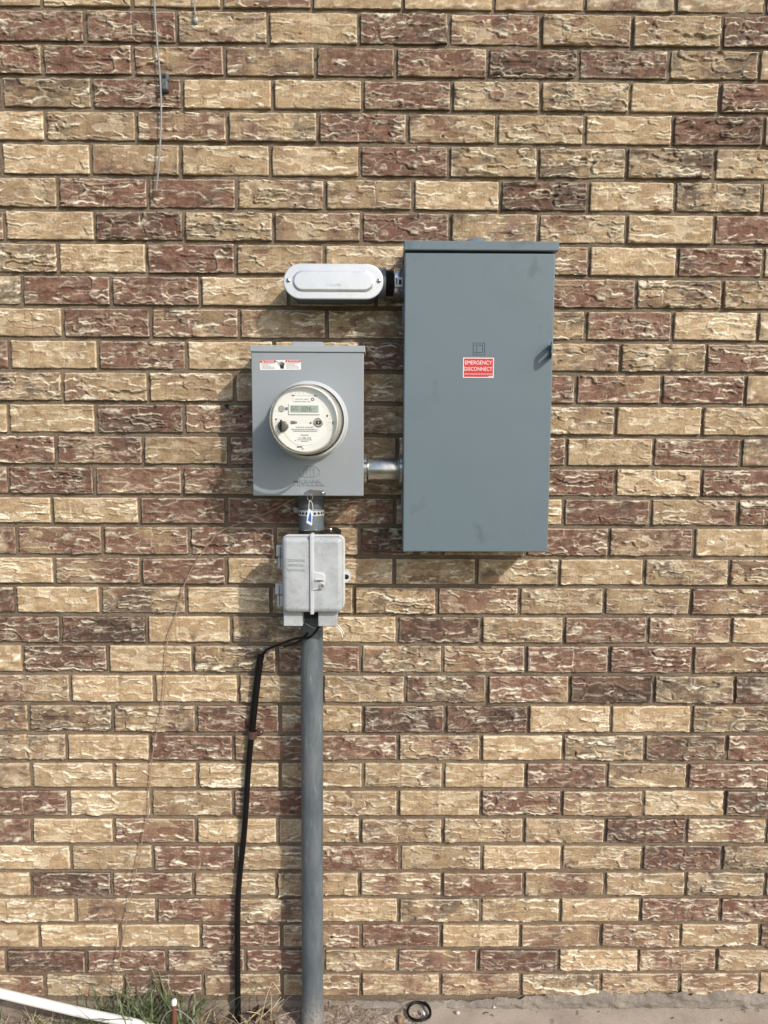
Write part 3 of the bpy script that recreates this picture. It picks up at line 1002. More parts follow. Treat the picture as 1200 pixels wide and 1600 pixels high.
def mplate(x0, x1, z0, z1, yf, m, name, parent, r=0.0004, th=0.0015):
    a, b = mp(x0, z1), mp(x1, z0)
    return MB().plate(rrect(a[0], b[0], a[1], b[1], r, 3), yf + th, yf, min(0.0003, th / 3), 2).build(name, m, parent)


mplate(318, 792, 338, 500, FY - 0.0022, M_WHITE, 'display_bezel', T, 0.0006, 0.003)
lcd = mplate(345, 770, 362, 470, FY - 0.0026, M_LCD, 'display', T, 0.0003, 0.0008)
SEG = {'0': 'abcdef', '2': 'abged', '4': 'fgbc', '6': 'afgedc', '-': 'g'}


def digit(mb, ch, x, z, w, h):
    t_ = w * 0.17
    R = {'a': (0, 1, w, 0), 'd': (0, 0, w, 0), 'g': (0, 0.5, w, 0), 'f': (0, 0.5, 0, 1), 'b': (1, 0.5, 0, 1), 'e': (0, 0, 0, 1), 'c': (1, 0, 0, 1)}
    for s_ in SEG[ch]:
        a, b, ww, v = R[s_]
        sl = 0.08 * h
        if not v:
            zz = z + b * h
            xa = x + sl * b
            mb.box(xa + t_ * 0.6, xa + w - t_ * 0.6, FY - 0.0032, FY - 0.0026, zz - t_ / 2, zz + t_ / 2)
        else:
            xx = x + a * w + sl * (b + 0.25)
            mb.box(xx - t_ / 2, xx + t_ / 2, FY - 0.0032, FY - 0.0026, z + b * h + t_ * 0.4, z + (b + 0.5) * h - t_ * 0.4)


dg = MB()
for ch, xx, sc in (('0', 354, 0.85), ('2', 392, 0.85), ('0', 430, 0.85), ('0', 505, 1), ('0', 541, 1), ('0', 577, 1), ('4', 608, 1), ('6', 642, 1), ('-', 688, 0.9)):
    a = mp(xx, 452 if sc == 1 else 440)
    digit(dg, ch, a[0], a[1], 24 * U, 72 * U * sc)
dg.build('readout_digits', M_INKG, lcd)['kind'] = 'stuff'
mplate(385, 720, 238, 322, FY - 0.0006, M_LABEL, 'top_label', T)
lettering('120-240V 60Hz', mp(520, 268)[0], mp(520, 268)[1], FY - 0.0008, 16 * U, M_INKG, T, width=200 * U, name='label_print')
lettering('ELECTRIC METER CL200', mp(530, 302)[0], mp(530, 302)[1], FY - 0.0008, 14 * U, M_INKG, T, width=235 * U, name='label_print')
MB().lathe([(26 * U, 0), (26 * U, 0.0003), (14 * U, 0.0003)], (mp(682, 270)[0], FY - 0.0006, mp(682, 270)[1]), (0, -1, 0), 20, cap=False).build('label_mark', M_INK, T)
rib = MB()
for k in range(6):
    a = mp(375 + k * 60, 210); b = mp(375 + k * 60, 135 + abs(k - 2.5) * 8)
    rib.box(a[0] - 0.0003, a[0] + 0.0003, FY - 0.0008, FY + 0.0005, a[1], b[1])
a = mp(340, 214); b = mp(740, 208)
rib.box(a[0], b[0], FY - 0.0008, FY + 0.0005, a[1], b[1])
for k in range(6):
    for sx_ in (112, 915):
        a = mp(sx_, 450 + k * 55); b = mp(sx_ + 85, 446 + k * 55)
        rib.box(a[0], b[0], FY - 0.0008, FY + 0.0005, a[1], b[1])
rib.build('dial_ribs', M_LABEL, T)['kind'] = 'stuff'
sl = MB()
for (x0, x1, z0, z1) in ((370, 402, 206, 220), (708, 740, 208, 224), (895, 912, 500, 535), (985, 998, 600, 650), (112, 130, 565, 590), (440, 515, 985, 1000)):
    a, b = mp(x0, z1), mp(x1, z0)
    sl.box(a[0], b[0], FY - 0.0010, FY + 0.001, a[1], b[1])
sl.build('dial_slots', M_INK, T)['kind'] = 'stuff'
a = mp(208, 412)
MB().lathe([(50 * U, 0), (50 * U, 0.001), (44 * U, 0.0016)], (a[0], FY, a[1]), (0, -1, 0), 32).build('sensor_window', mat('sensor_grey', (0.36, 0.37, 0.37), 0.3), T)
mplate(262, 302, 390, 435, FY - 0.0008, M_INKG, 'sensor_tab', T)
mplate(345, 412, 597, 645, FY - 0.0010, M_INKG, 'contact_block', T)
mplate(410, 440, 608, 636, FY - 0.0009, M_INKG, 'contact_pin', T)
a = mp(650, 627)
MB().lathe([(17 * U, 0), (15 * U, 0.001)], (a[0], FY, a[1]), (0, -1, 0), 20).build('indicator', M_INKG, T)
a = mp(772, 618)
op = MB().lathe([(74 * U, 0), (74 * U, 0.0020), (60 * U, 0.0026), (56 * U, 0.0008)], (a[0], FY, a[1]), (0, -1, 0), 36).build('optical_port', mat('port_steel', (0.55, 0.55, 0.53), 0.3, 0.6), T)
mplate(728, 812, 592, 648, FY - 0.0022, M_INK, 'optical_window', T, 0.002)
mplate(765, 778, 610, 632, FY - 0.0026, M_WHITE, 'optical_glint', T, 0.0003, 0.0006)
a = mp(228, 680)
kb = MB().lathe([(80 * U, 0), (80 * U, 0.004), (64 * U, 0.0055), (30 * U, 0.0058)], (a[0], FY, a[1]), (0, -1, 0), 32).build('reset_knob', mat('knob_grey', (0.13, 0.125, 0.115), 0.35), T)
a, b = mp(194, 772), mp(216, 582)
MB().box(a[0], b[0], FY - 0.0145, FY - 0.004, a[1], b[1], 0.0007).build('reset_blade', M_BLACK, T)
a = mp(290, 680)
MB().box(a[0] - 0.0035, a[0] + 0.0032, FY - 0.005, FY - 0.001, a[1] - 0.003, a[1] + 0.003, 0.001).build('knob_stop', M_INKG, T)
low = [mp(250, 668), mp(250, 790), mp(330, 890), mp(420, 950), mp(560, 975), mp(700, 950), mp(800, 885), mp(880, 800), mp(880, 668)]
MB().plate(low, FY + 0.001, FY - 0.0007).build('rating_label', M_LABEL, T)
for s_, x, z, h, w in (('FOCUS AXR-SD', 562, 695, 24, 262), ('FORM 2S CL200 240V 3W TYPE AXR-SD 60Hz Kh 7.2', 560, 728, 15, 405), ('ONCOR', 558, 815, 22, 120), ('141 885 238', 558, 858, 20, 188), ('COMPANY INC', 556, 910, 12, 105), ('UL', 415, 895, 18, 22)):
    a = mp(x, z)
    lettering(s_, a[0], a[1], FY - 0.0009, h * U, M_INKG if h > 22 else M_INK, T, width=w * U, name='label_print')
br = MB()
for (x0, x1, z0, z1) in ((378, 745, 745, 764), (442, 668, 878, 894)):
    xx = x0
    while xx < x1:
        ww = rr.uniform(3, 9)
        a, b = mp(xx, z1), mp(min(xx + ww, x1), z0)
        br.add([(a[0], FY - 0.0009, a[1]), (b[0], FY - 0.0009, a[1]), (b[0], FY - 0.0009, b[1]), (a[0], FY - 0.0009, b[1])], [[0, 1, 2, 3]])
        xx += ww + rr.uniform(3, 7)
br.build('barcode', M_INKG, T)['kind'] = 'stuff'
a = mp(540, 1008)
MB().lathe([(18 * U, 0), (18 * U, 0.003), (12 * U, 0.004)], (a[0], FY + 0.001, a[1]), (0, -1, 0), 20).build('seal_screw', M_WHITE, T)

# ------------------------------------------------------------------ conduit body with oval cover
T = thing('conduit_fitting', 'bright aluminium conduit fitting with long oval cover left of the panel', 'conduit fitting', (-0.10, 0, 1.745))
lx0, lx1, lz0, lz1 = -0.2095, 0.0100, 1.7440, 1.8200
MB().plate(rrect(lx0 + 0.004, lx1 - 0.004, lz0 + 0.003, lz1 - 0.003, 0.0345, 14), -0.012, -0.0845, 0.001, 2).build('body', M_PVCDARK, T)
plate = MB().plate(rrect(lx0, lx1, lz0, lz1, 0.0378, 18), -0.0848, -0.0900, 0.0018, 3).build('cover', M_ALU, T)
MB().plate(rrect(lx0 + 0.022, lx1 - 0.022, lz0 + 0.0175, lz1 - 0.0175, 0.0203, 14), -0.0898, -0.0945, 0.0032, 4, flare=0.0032).build('raised_boss', M_ALU, plate)
for sx_ in (lx0 + 0.0105, lx1 - 0.0105):
    s1 = MB().lathe([(0.0049, 0), (0.0049, 0.0016), (0.0034, 0.0030), (0.001, 0.0033)], (sx_, -0.0895, 1.7835), (0, -1, 0), 24).build('cover_screw', M_CHROME, plate)
    MB().box(sx_ - 0.0007, sx_ + 0.0007, -0.0930, -0.0922, 1.7795, 1.7875).build('screw_slot', M_DARK, plate)
for sx_ in (-0.1690, -0.0300):
    MB().lathe([(0.0052, 0), (0.0052, 0.0003), (0.0042, 0.0003), (0.0042, 0.0)], (sx_, -0.0944, 1.7825), (0, -1, 0), 24, cap=False).build('cast_ring', M_ALU, plate)
lettering('2" COVER', -0.0990, 1.7740, -0.0945, 0.0052, M_ALU, plate, width=0.032, name='pressed_lettering', depth=0.0010)
MB().lathe([(0.0335, 0), (0.0335, 0.016), (0.0310, 0.018)], (-0.002, -0.050, 1.7865), (1, 0, 0), 40).build('hub', M_PVC, T)
T2 = thing('threaded_nipple', 'short dark threaded nipple between oval conduit fitting and tall panel', 'pipe nipple', (0.026, -0.05, 1.75))
prof = [(0.0285, 0.0)]
for k in range(7):
    prof += [(0.0290, 0.001 + k * 0.0024), (0.0278, 0.0022 + k * 0.0024)]
MB().lathe(prof, (0.0155, -0.050, 1.7865), (1, 0, 0), 40).build('threads', M_THREAD, T2)
fit = MB().lathe([(0.0300, 0.0), (0.0318, 0.0015), (0.0318, 0.0195), (0.0305, 0.022)], (0.0335, -0.050, 1.7865), (1, 0, 0), 40).build('collar', M_CHROME, T2)
cl = MB()
for k in range(9):
    a0 = -0.42 + k * 0.07; a1 = a0 + 0.07
    cl.add([(0.0352, -0.050 - 0.0321 * math.cos(a0), 1.7865 + 0.0321 * math.sin(a0)), (0.0520, -0.050 - 0.0321 * math.cos(a0), 1.7865 + 0.0321 * math.sin(a0)),
            (0.0520, -0.050 - 0.0321 * math.cos(a1), 1.7865 + 0.0321 * math.sin(a1)), (0.0352, -0.050 - 0.0321 * math.cos(a1), 1.7865 + 0.0321 * math.sin(a1))], [[0, 1, 2, 3]])
cl.build('label', M_WHITE, T2)
for (xa, xb, za, zb, mm) in ((0.0452, 0.0490, 0.0060, 0.0090, M_RED), (0.0372, 0.0402, -0.008, 0.004, M_INKG), (0.0440, 0.0500, -0.009, 0.002, M_INK)):
    MB().add([(xa, -0.0828, 1.7865 + za), (xb, -0.0828, 1.7865 + za), (xb, -0.0828, 1.7865 + zb), (xa, -0.0828, 1.7865 + zb)], [[0, 1, 2, 3]]).build('label_print', mm, T2)

# ------------------------------------------------------------------ nipple between the two boxes
T = thing('pipe_nipple', 'short shiny galvanised pipe nipple joining meter box to tall panel', 'pipe nipple', (0.012, -0.06, 1.343))
MB().lathe([(0.0255, 0.0), (0.0262, 0.0015), (0.0262, 0.0700), (0.0255, 0.0715)], (-0.0240, -0.060, 1.3688), (1, 0, 0), 44).build('pipe', M_STEEL, T)


def locknut(x, name):
    mb = MB()
    pts = []
    for k in range(48):
        a = 2 * PI * k / 48
        r = 0.0345 if (k % 8) in (0, 1, 2, 3, 4) else 0.0312
        pts.append((r * math.cos(a), r * math.sin(a)))
    vs = [(x, -0.060 + p, 1.3688 + q) for p, q in pts] + [(x + 0.0062, -0.060 + p, 1.3688 + q) for p, q in pts]
    fs = [[i, (i + 1) % 48, 48 + (i + 1) % 48, 48 + i] for i in range(48)] + [list(range(48)), list(range(48, 96))]
    mb.add(vs, fs)
    mb.build('locknut', M_STEEL, T)


locknut(-0.0322, 'l')
locknut(0.0485, 'r')

# ------------------------------------------------------------------ upright conduit
T = thing('conduit_pipe', 'upright grey plastic conduit rising from the ground to the meter box', 'conduit', (-0.157, -0.06, -0.03))


def M_PVCX():
    m = mat('scuffed_conduit', (0.135, 0.163, 0.185), 0.5)
    t = NT(m)
    a = t.noise(t.coord((1, 1, 0.25)), 28, 5, 0.65); b = t.noise(t.coord((1, 1, 0.06)), 300, 3, 0.6); d = t.noise(t.coord(), 160, 3, 0.6)
    col = t.mix(t.ramp(a, 0.3, 0.75), (0.078, 0.098, 0.115), (0.150, 0.172, 0.188))
    col = t.mix(t.math('MULTIPLY', t.math('MULTIPLY', t.ramp(b, 0.60, 0.70), t.ramp(a, 0.48, 0.60)), 0.6), col, (0.42, 0.45, 0.46))
    col = t.mix(t.math('MULTIPLY', t.ramp(d, 0.60, 0.75), 0.25), col, (0.35, 0.36, 0.35))
    # earth splashed on the lowest part
    tc = t.n('ShaderNodeTexCoord'); sp = t.n('ShaderNodeSeparateXYZ'); t.t.links.new(tc.outputs['Object'], sp.inputs[0])
    low_ = t.math('MULTIPLY', t.ramp(sp.outputs[2], 0.14, 0.03), t.ramp(d, 0.30, 0.62))
    col = t.mix(t.math('MULTIPLY', low_, 0.75), col, (0.36, 0.33, 0.28))
    t.put(t.b.inputs['Base Color'], col)
    t.put(t.b.inputs['Roughness'], t.ramp(a, 0.2, 0.8, 0.42, 0.62))
    t.put(t.b.inputs['Normal'], t.bump(d, 0.12, 0.0006))
    return m


M_PVCP = M_PVCX()
pp = MB().lathe([(0.0268, 0.0), (0.0268, 0.118), (0.0264, 0.122), (0.0262, 0.14), (0.0262, 1.258)], (-0.1572, -0.0600, -0.030), (0.0033, 0, 1), 44)
pp.build('pipe', M_PVCP, T)
MB().lathe([(0.0282, 0.0), (0.0282, 0.058), (0.0270, 0.060)], (-0.1535, -0.0600, 1.224), (0, 0, 1), 44).build('coupling', M_PVC, T)
MB().lathe([(0.0300, 0.0), (0.0300, 0.018), (0.0280, 0.028)], (-0.1535, -0.0600, 1.2805), (0, 0, 1), 44).build('adapter', M_PVCDARK, T)
MB().lathe([(0.0395, 0.0), (0.0395, 0.008), (0.0370, 0.0085)], (-0.1535, -0.0600, 1.3015), (0, 0, 1), 8, smooth=False).build('locknut', M_PVCDARK, T)

# perforated straps round the conduit


def strap(name, label, path, zc, hh, m, holes, tail=None):
    t = thing(name, label, 'pipe strap', (-0.155, -0.06, zc), 'perforated metal pipe straps')
    mb = MB()
    vs, fs = [], []
    for i, (x, y, z) in enumerate(path):
        vs += [(x, y, z - hh / 2), (x, y, z + hh / 2)]
        if i:
            fs.append([2 * i - 2, 2 * i, 2 * i + 1, 2 * i - 1])
    # thickness by an inner copy
    mb.add(vs, fs, True)
    inner = []
    cx, cy = -0.1535, -0.06
    for (x, y, z) in vs:
        d = Vector((cx - x, cy - y)); d = d.normalized() * 0.0009 if d.length > 0 else d
        inner.append((x + d.x, y + d.y, z))
    mb.add(inner, [f[::-1] for f in fs], True)
    n = len(vs); o = 0
    for i in range(1, len(path)):
        mb.add([vs[2 * i - 2], vs[2 * i], inner[2 * i], inner[2 * i - 2]], [[0, 1, 2, 3]])
        mb.add([vs[2 * i - 1], vs[2 * i + 1], inner[2 * i + 1], inner[2 * i - 1]], [[3, 2, 1, 0]])
    b = mb.build('band', m, t)
    for (x, y, z, nx, ny) in holes:
        k = MB().lathe([(hh * 0.24, 0.0), (hh * 0.24, 0.0004)], (x, y, z), (nx, ny, 0), 14)
        k.build('hole', M_DARK, t)
    return t


def ring_path(a0, a1, r, z, n=26, dz=0.0):
    P = []
    for i in range(n + 1):
        a = math.radians(a0 + (a1 - a0) * i / n)
        P.append((-0.1535 + r * math.cos(a), -0.06 + r * math.sin(a), z + dz * i / n))
    return P


R1 = 0.0300
pth = [(-0.2010, -0.004, 1.2690), (-0.1925, -0.010, 1.2690), (-0.1870, -0.0300, 1.2690)] + ring_path(185, 372, R1, 1.2690)
hol = []
for a in (200, 218, 236, 254, 272, 290, 308, 326, 344):
    r_ = math.radians(a)
    hol.append((-0.1535 + R1 * math.cos(r_), -0.06 + R1 * math.sin(r_), 1.2690, math.cos(r_), math.sin(r_)))
strap('pipe_strap', 'bright perforated strap round the conduit behind the blue seal tag', pth, 1.2690, 0.0125, painted('zinc_strap', (0.50, 0.52, 0.535), 0.4, 0.15, metal=0.3, scale=60), hol)
pth = ring_path(180, 352, R1, 1.2225) + [(-0.1200, -0.0300, 1.2225), (-0.1120, -0.0095, 1.2230), (-0.0980, -0.0070, 1.2215), (-0.0880, -0.0068, 1.2160)]
hol = []
for a in (232, 250, 268, 286, 304):
    r_ = math.radians(a)
    hol.append((-0.1535 + R1 * math.cos(r_), -0.06 + R1 * math.sin(r_), 1.2225, math.cos(r_), math.sin(r_)))
for (x, z) in ((-0.1105, 1.2228), (-0.1015, 1.2222), (-0.0925, 1.2190)):
    hol.append((x, -0.0098, z, 0, -1))
t = strap('pipe_strap', 'dark perforated strap just above the telephone box, tail on the brick', pth, 1.2225, 0.0130, M_THREAD, hol)
MB().lathe([(0.0058, 0), (0.0058, 0.002), (0.0035, 0.0042), (0.0012, 0.0045)], (-0.1135, -0.0100, 1.2228), (0, -1, 0), 20).build('screw', M_STEEL, t)
MB().box(-0.1680, -0.1390, -0.0925, -0.0880, 1.2300, 1.2325, 0.0006).build('band_edge', M_CHROME, t)

# ------------------------------------------------------------------ seal tag hanging from the meter-box latch
T = thing('seal_tag', 'small clear and blue plastic seal tag hanging by wire under meter box', 'seal tag', (-0.152, -0.118, 1.245))
lp = [(-0.1510 + 0.0062 * math.cos(a), -0.1190, 1.3075 + 0.0062 * math.sin(a)) for a in [2 * PI * k / 14 for k in range(15)]]
MB().tube(lp, 0.0008, 6, 2, cap=False).build('ring', M_STEEL, T)
MB().tube([(-0.1520, -0.1195, 1.3015), (-0.1535, -0.1200, 1.2930), (-0.1540, -0.1200, 1.2820)], 0.0007, 6, 5).build('wire', M_WHITE, T)
MB().tube([(-0.1518, -0.1195, 1.3015), (-0.1465, -0.1200, 1.2960), (-0.1448, -0.1205, 1.2850), (-0.1462, -0.1200, 1.2650), (-0.1480, -0.1195, 1.2460)], 0.0006, 6, 5).build('wire', M_WHITE, T)
MB().plate([(-0.1595, 1.2515), (-0.1478, 1.2450), (-0.1465, 1.2480), (-0.1462, 1.2770), (-0.1525, 1.2830), (-0.1565, 1.2800)], -0.1175, -0.1215, 0.0006, 2).build('clear_case', M_CLEAR, T)
MB().plate([(-0.1560, 1.2570), (-0.1484, 1.2530), (-0.1482, 1.2690), (-0.1505, 1.2770)], -0.1212, -0.1221, 0.0003, 2).build('blue_insert', M_BLUE, T)

# ------------------------------------------------------------------ telephone box
T = thing('telephone_box', 'weathered light grey telephone interface box strapped in front of the conduit', 'utility box', (-0.145, -0.09, 1.02))
nx0, nx1, nz0, nz1 = -0.2090, -0.0785, 1.0555, 1.2225
MB().plate(rrect(nx0 - 0.004, nx1 + 0.004, nz0 + 0.002, nz1 - 0.003, 0.010, 5), -0.088, -0.122, 0.002, 2).build('base', M_NIDSIDE, T)
lid = MB().plate(rrect(nx0 - 0.0015, nx1 + 0.0015, nz0 - 0.001, nz1 + 0.0005, 0.012, 6), -0.108, -0.152, 0.0105, 3).build('lid', M_NID, T)
# bright weather edge all round
edge = MB().plate(rrect(nx0 - 0.0045, nx1 + 0.0045, nz0 + 0.001, nz1 + 0.0025, 0.015, 6), -0.112, -0.1225, 0.002, 2)
edge.build('weather_edge', M_NIDSIDE, T)
MB().plate(rrect(-0.1490, -0.1405, nz0 - 0.0035, nz1 + 0.0075, 0.002, 3), -0.125, -0.1565, 0.0020, 3).build('rib', M_NIDSIDE, lid)
lt = MB()
lt.plate([(-0.1455, 1.1080), (-0.1455, 1.1045), (-0.1245, 1.1110), (-0.1170, 1.1175), (-0.1155, 1.1240), (-0.1155, 1.1395), (-0.1195, 1.1435), (-0.1455, 1.1490)], -0.148, -0.1575, 0.0015, 2)
latch = lt.build('latch', M_NIDSIDE, lid)
MB().plate([(-0.1440, 1.1100), (-0.1270, 1.1150), (-0.1270, 1.1265), (-0.1440, 1.1265)], -0.1570, -0.1580).build('latch_pocket', mat('shaded_plastic', (0.42, 0.445, 0.465), 0.6), lid)
MB().box(-0.1370, -0.1165, -0.1615, -0.1565, 1.1290, 1.1325, 0.0006).build('latch_bar', M_NIDSIDE, lid)
MB().box(-0.1330, -0.1230, -0.1620, -0.1612, 1.1287, 1.1302).build('latch_slot', M_DARK, lid)
MB().lathe([(0.0062, 0), (0.0062, 0.003), (0.0052, 0.0042), (0.0046, 0.0022)], (-0.1222, -0.157, 1.1170), (0, -1, 0), 24).build('screw_well', M_NIDSIDE, lid)
MB().lathe([(0.0036, 0), (0.0036, 0.0012), (0.0018, 0.002)], (-0.1222, -0.1590, 1.1170), (0, -1, 0), 20).build('screw', M_INKG, lid)
for s_, zz, w_ in (('TELEPHONE', 1.1730, 0.0385), ('NETWORK', 1.1622, 0.0350), ('INTERFACE', 1.1515, 0.0385)):
    lettering(s_, -0.1785, zz, -0.1519, 0.0056, M_NID, lid, width=w_, name='pressed_lettering', depth=0.0014, bold=0.01)
em = MB()
em.tube([(-0.110 + 0.018 * math.cos(a), -0.1519, 1.0720 + 0.0052 * math.sin(a)) for a in [2 * PI * k / 24 for k in range(25)]], 0.0005, 6, 1, cap=False)
em.build('pressed_oval', M_NID, lid)
for (za, zb, xo) in ((1.1480, 1.2000, -0.0), (1.0620, 1.1130, -0.003)):
    h = MB()
    h.box(-0.2235 + xo, -0.2075, -0.1200, -0.104, za, (za + zb) / 2 - 0.001, 0.0015)
    h.box(-0.2275 + xo, -0.2075, -0.1180, -0.102, (za + zb) / 2 + 0.001, zb, 0.0015)
    h.build('hinge', M_NIDSIDE, T)
    MB().box(-0.2190 + xo, -0.2172 + xo, -0.1206, -0.1195, za + 0.003, zb - 0.003).build('hinge_gap', M_INKG, T)
eo = rrect(-0.085, -0.0612, 1.1165, 1.1425, 0.0118, 8)
ei = rrect(-0.0800, -0.0650, 1.1222, 1.1345, 0.0058, 8)
er = MB()
n = len(eo)
vs = [(x, -0.1150, z) for x, z in eo] + [(x, -0.1150, z) for x, z in ei] + [(x, -0.0930, z) for x, z in eo] + [(x, -0.0930, z) for x, z in ei]
fs = []
for i in range(n):
    j = (i + 1) % n
    fs += [[i, j, n + j, n + i], [i, 2 * n + i, 2 * n + j, j], [n + i, n + j, 3 * n + j, 3 * n + i], [2 * n + i, 3 * n + i, 3 * n + j, 2 * n + j]]
er.add(vs, fs)
ear = er.build('mounting_ear', M_NIDSIDE, T)
MB().plate(rrect(-0.0805, -0.0645, 1.1218, 1.1350, 0.006, 6), -0.0935, -0.0980).build('ear_recess', M_DARK, T)
MB().lathe([(0.0042, 0), (0.0042, 0.002), (0.002, 0.003)], (-0.0715, -0.098, 1.1285), (0, -1, 0), 18).build('ear_screw', M_INKG, T)
for (xa, xb) in ((-0.2105, -0.1680), (-0.1330, -0.0905)):
    MB().box(xa, xb, -0.1330, -0.0900, 1.0200, 1.0580, 0.0016).build('cable_skirt', M_NID, T)
MB().box(-0.1680, -0.1330, -0.1000, -0.0905, 1.0300, 1.0580).build('cable_entry', M_DARK, T)

# ------------------------------------------------------------------ cables and wires
T = thing('black_cable', 'black cable in split loom running down beside the conduit from telephone box', 'cable', (-0.343, -0.06, -0.04))
MB().tube([(-0.1320, -0.100, 1.0240), (-0.1353, -0.104, 1.0090), (-0.1450, -0.104, 0.9960), (-0.1595, -0.102, 0.9850), (-0.1890, -0.086, 0.9785), (-0.2308, -0.050, 0.9545), (-0.2615, -0.026, 0.9365), (-0.2775, -0.019, 0.9190), (-0.2810, -0.0160, 0.905)], 0.0032, 10, 8).build('thin_lead', M_BLACK, T)
MB().tube([(-0.2805, -0.0160, 0.9180), (-0.2855, -0.0140, 0.8935), (-0.2965, -0.0135, 0.8085), (-0.3052, -0.0135, 0.7300), (-0.3068, -0.0130, 0.7140)], 0.0088, 14, 8).build('loom_tube', M_BLACK, T)
MB().tube([(-0.3058, -0.0130, 0.7230), (-0.3156, -0.0120, 0.6340), (-0.3280, -0.0115, 0.4700), (-0.3458, -0.0115, 0.3010), (-0.3495, -0.0130, 0.1310), (-0.3492, -0.0180, 0.0320), (-0.3485, -0.0250, -0.0330), (-0.3480, -0.0270, -0.06)], 0.0074, 14, 8).build('lower_tube', M_BLACK, T)
cb = MB().tube([(-0.1600, -0.100, 0.9960), (-0.1850, -0.086, 0.9700), (-0.2210, -0.046, 0.9480)], 0.0028, 8, 6)
tag(cb.build('cable_stub', M_BLACK), 'short cut black cable end poking left behind the conduit', 'cable')
cb = MB().tube([(-0.1660, -0.098, 1.0180), (-0.1550, -0.100, 1.0120), (-0.1420, -0.1005, 1.0060), (-0.1300, -0.097, 1.0040)], 0.0017, 8, 6)
tag(cb.build('drop_wire', M_GREYWIRE), 'thin grey wire crossing the conduit top under telephone box', 'wire')
cb = MB()
cb.tube([(-0.1040, -0.110, 1.0210), (-0.0930, -0.108, 1.0120), (-0.0835, -0.106, 1.0000), (-0.0800, -0.105, 0.9870)], 0.0013, 7, 6)
cb.tube([(-0.1000, -0.110, 1.0210), (-0.0900, -0.106, 1.0150), (-0.0810, -0.103, 1.0020), (-0.0770, -0.100, 0.9930)], 0.0012, 7, 6)
tag(cb.build('white_wire', M_WHITE), 'loose white wire pair hanging off telephone box lower right corner', 'wire')

T = thing('cable_clamp', 'brown painted clamp holding the black cable to the wall', 'clamp', (-0.305, 0, 0.71))
MB().lathe([(0.0115, 0), (0.0115, 0.0185), (0.0100, 0.0185), (0.0100, 0)], (-0.3050, -0.0130, 0.7105), (0.08, 0, 1), 26, cap=False).build('band', M_BRONZE, T)
MB().plate(rrect(-0.2960, -0.2790, 0.7140, 0.7300, 0.006, 5), 0.001, -0.0065, 0.0012, 2).build('foot', M_BRONZE, T)
MB().lathe([(0.0036, 0), (0.0036, 0.0015), (0.002, 0.003)], (-0.2850, -0.0062, 0.7225), (0, -1, 0), 18).build('screw', M_STEEL, T)

cw = MB().tube([(-0.1900, -0.070, 1.3020), (-0.2129, -0.050, 1.2894), (-0.2575, -0.020, 1.2654), (-0.3038, -0.015, 1.2465), (-0.3729, -0.012, 1.2184), (-0.3961, -0.012, 1.1953), (-0.4273, -0.012, 1.1537),
                (-0.4589, -0.012, 1.0980), (-0.4804, -0.012, 1.0247), (-0.5051, -0.012, 0.9540), (-0.5160, -0.012, 0.8271), (-0.5275, -0.015, 0.7641), (-0.5461, -0.012, 0.6821), (-0.5563, -0.010, 0.6160),
                (-0.5630, -0.012, 0.5183), (-0.5744, -0.015, 0.4703), (-0.6090, -0.020, 0.3062), (-0.6333, -0.030, 0.1779), (-0.6422, -0.040, 0.0833), (-0.6430, -0.045, -0.03)], 0.0013, 8, 6)
tag(cw.build('copper_wire', M_COPPER), 'thin brown copper ground wire curving down the bricks to the grass', 'wire')
gw = MB().tube([(-0.500, -0.010, 2.72), (-0.503, -0.010, 2.55), (-0.4994, -0.012, 2.4021), (-0.4953, -0.014, 2.3209), (-0.4902, -0.014, 2.2400), (-0.4889, -0.016, 2.1574), (-0.4924, -0.020, 2.0872), (-0.4981, -0.020, 2.0320), (-0.5040, -0.018, 1.9937)], 0.0021, 8, 6)
tag(gw.build('hanging_wire', M_GREYWIRE), 'long grey wire hanging down the bricks past the grey clip', 'wire')
T = thing('wire_clip', 'small grey plastic wire clip screwed to the upper left bricks', 'clip', (-0.484, 0, 2.213))
MB().plate(rrect(-0.4920, -0.4735, 2.2330, 2.2520, 0.006, 5), 0.001, -0.008, 0.0012, 2).build('tab', M_CLIP, T)
MB().plate(rrect(-0.4930, -0.4740, 2.2130, 2.2335, 0.003, 4), 0.001, -0.013, 0.004, 3).build('saddle', M_CLIP, T)
MB().lathe([(0.0042, 0), (0.0042, 0.0012), (0.002, 0.002)], (-0.4825, -0.0080, 2.2440), (0, -1, 0), 18).build('screw', M_DARK, T)
T = thing('short_wire', 'short wire end with pale blob of sealant near top left', 'wire', (-0.41, 0, 2.36))
MB().tube([(-0.4090, -0.006, 2.62), (-0.4108, -0.010, 2.4040), (-0.4095, -0.012, 2.3762), (-0.4098, -0.010, 2.3680)], 0.0017, 8, 6).build('wire', M_GREYWIRE, T)
bb = bmesh.new()
bmesh.ops.create_icosphere(bb, subdivisions=3, radius=1.0)
for v in bb.verts:
    k = 1 + 0.35 * (fbm(np.array([v.co.x * 2 + 9]), np.array([v.co.z * 2 + v.co.y + 9]), 5)[0] - 0.5)
    v.co = Vector((-0.4098 + v.co.x * 0.0055 * k, -0.006 + v.co.y * 0.0055 * k, 2.3640 + v.co.z * 0.0080 * k))
mb = MB(); mb.take(bb, True)
mb.build('sealant', painted('pale_sealant', (0.42, 0.41, 0.42), 0.4, 0.3, scale=200), T)

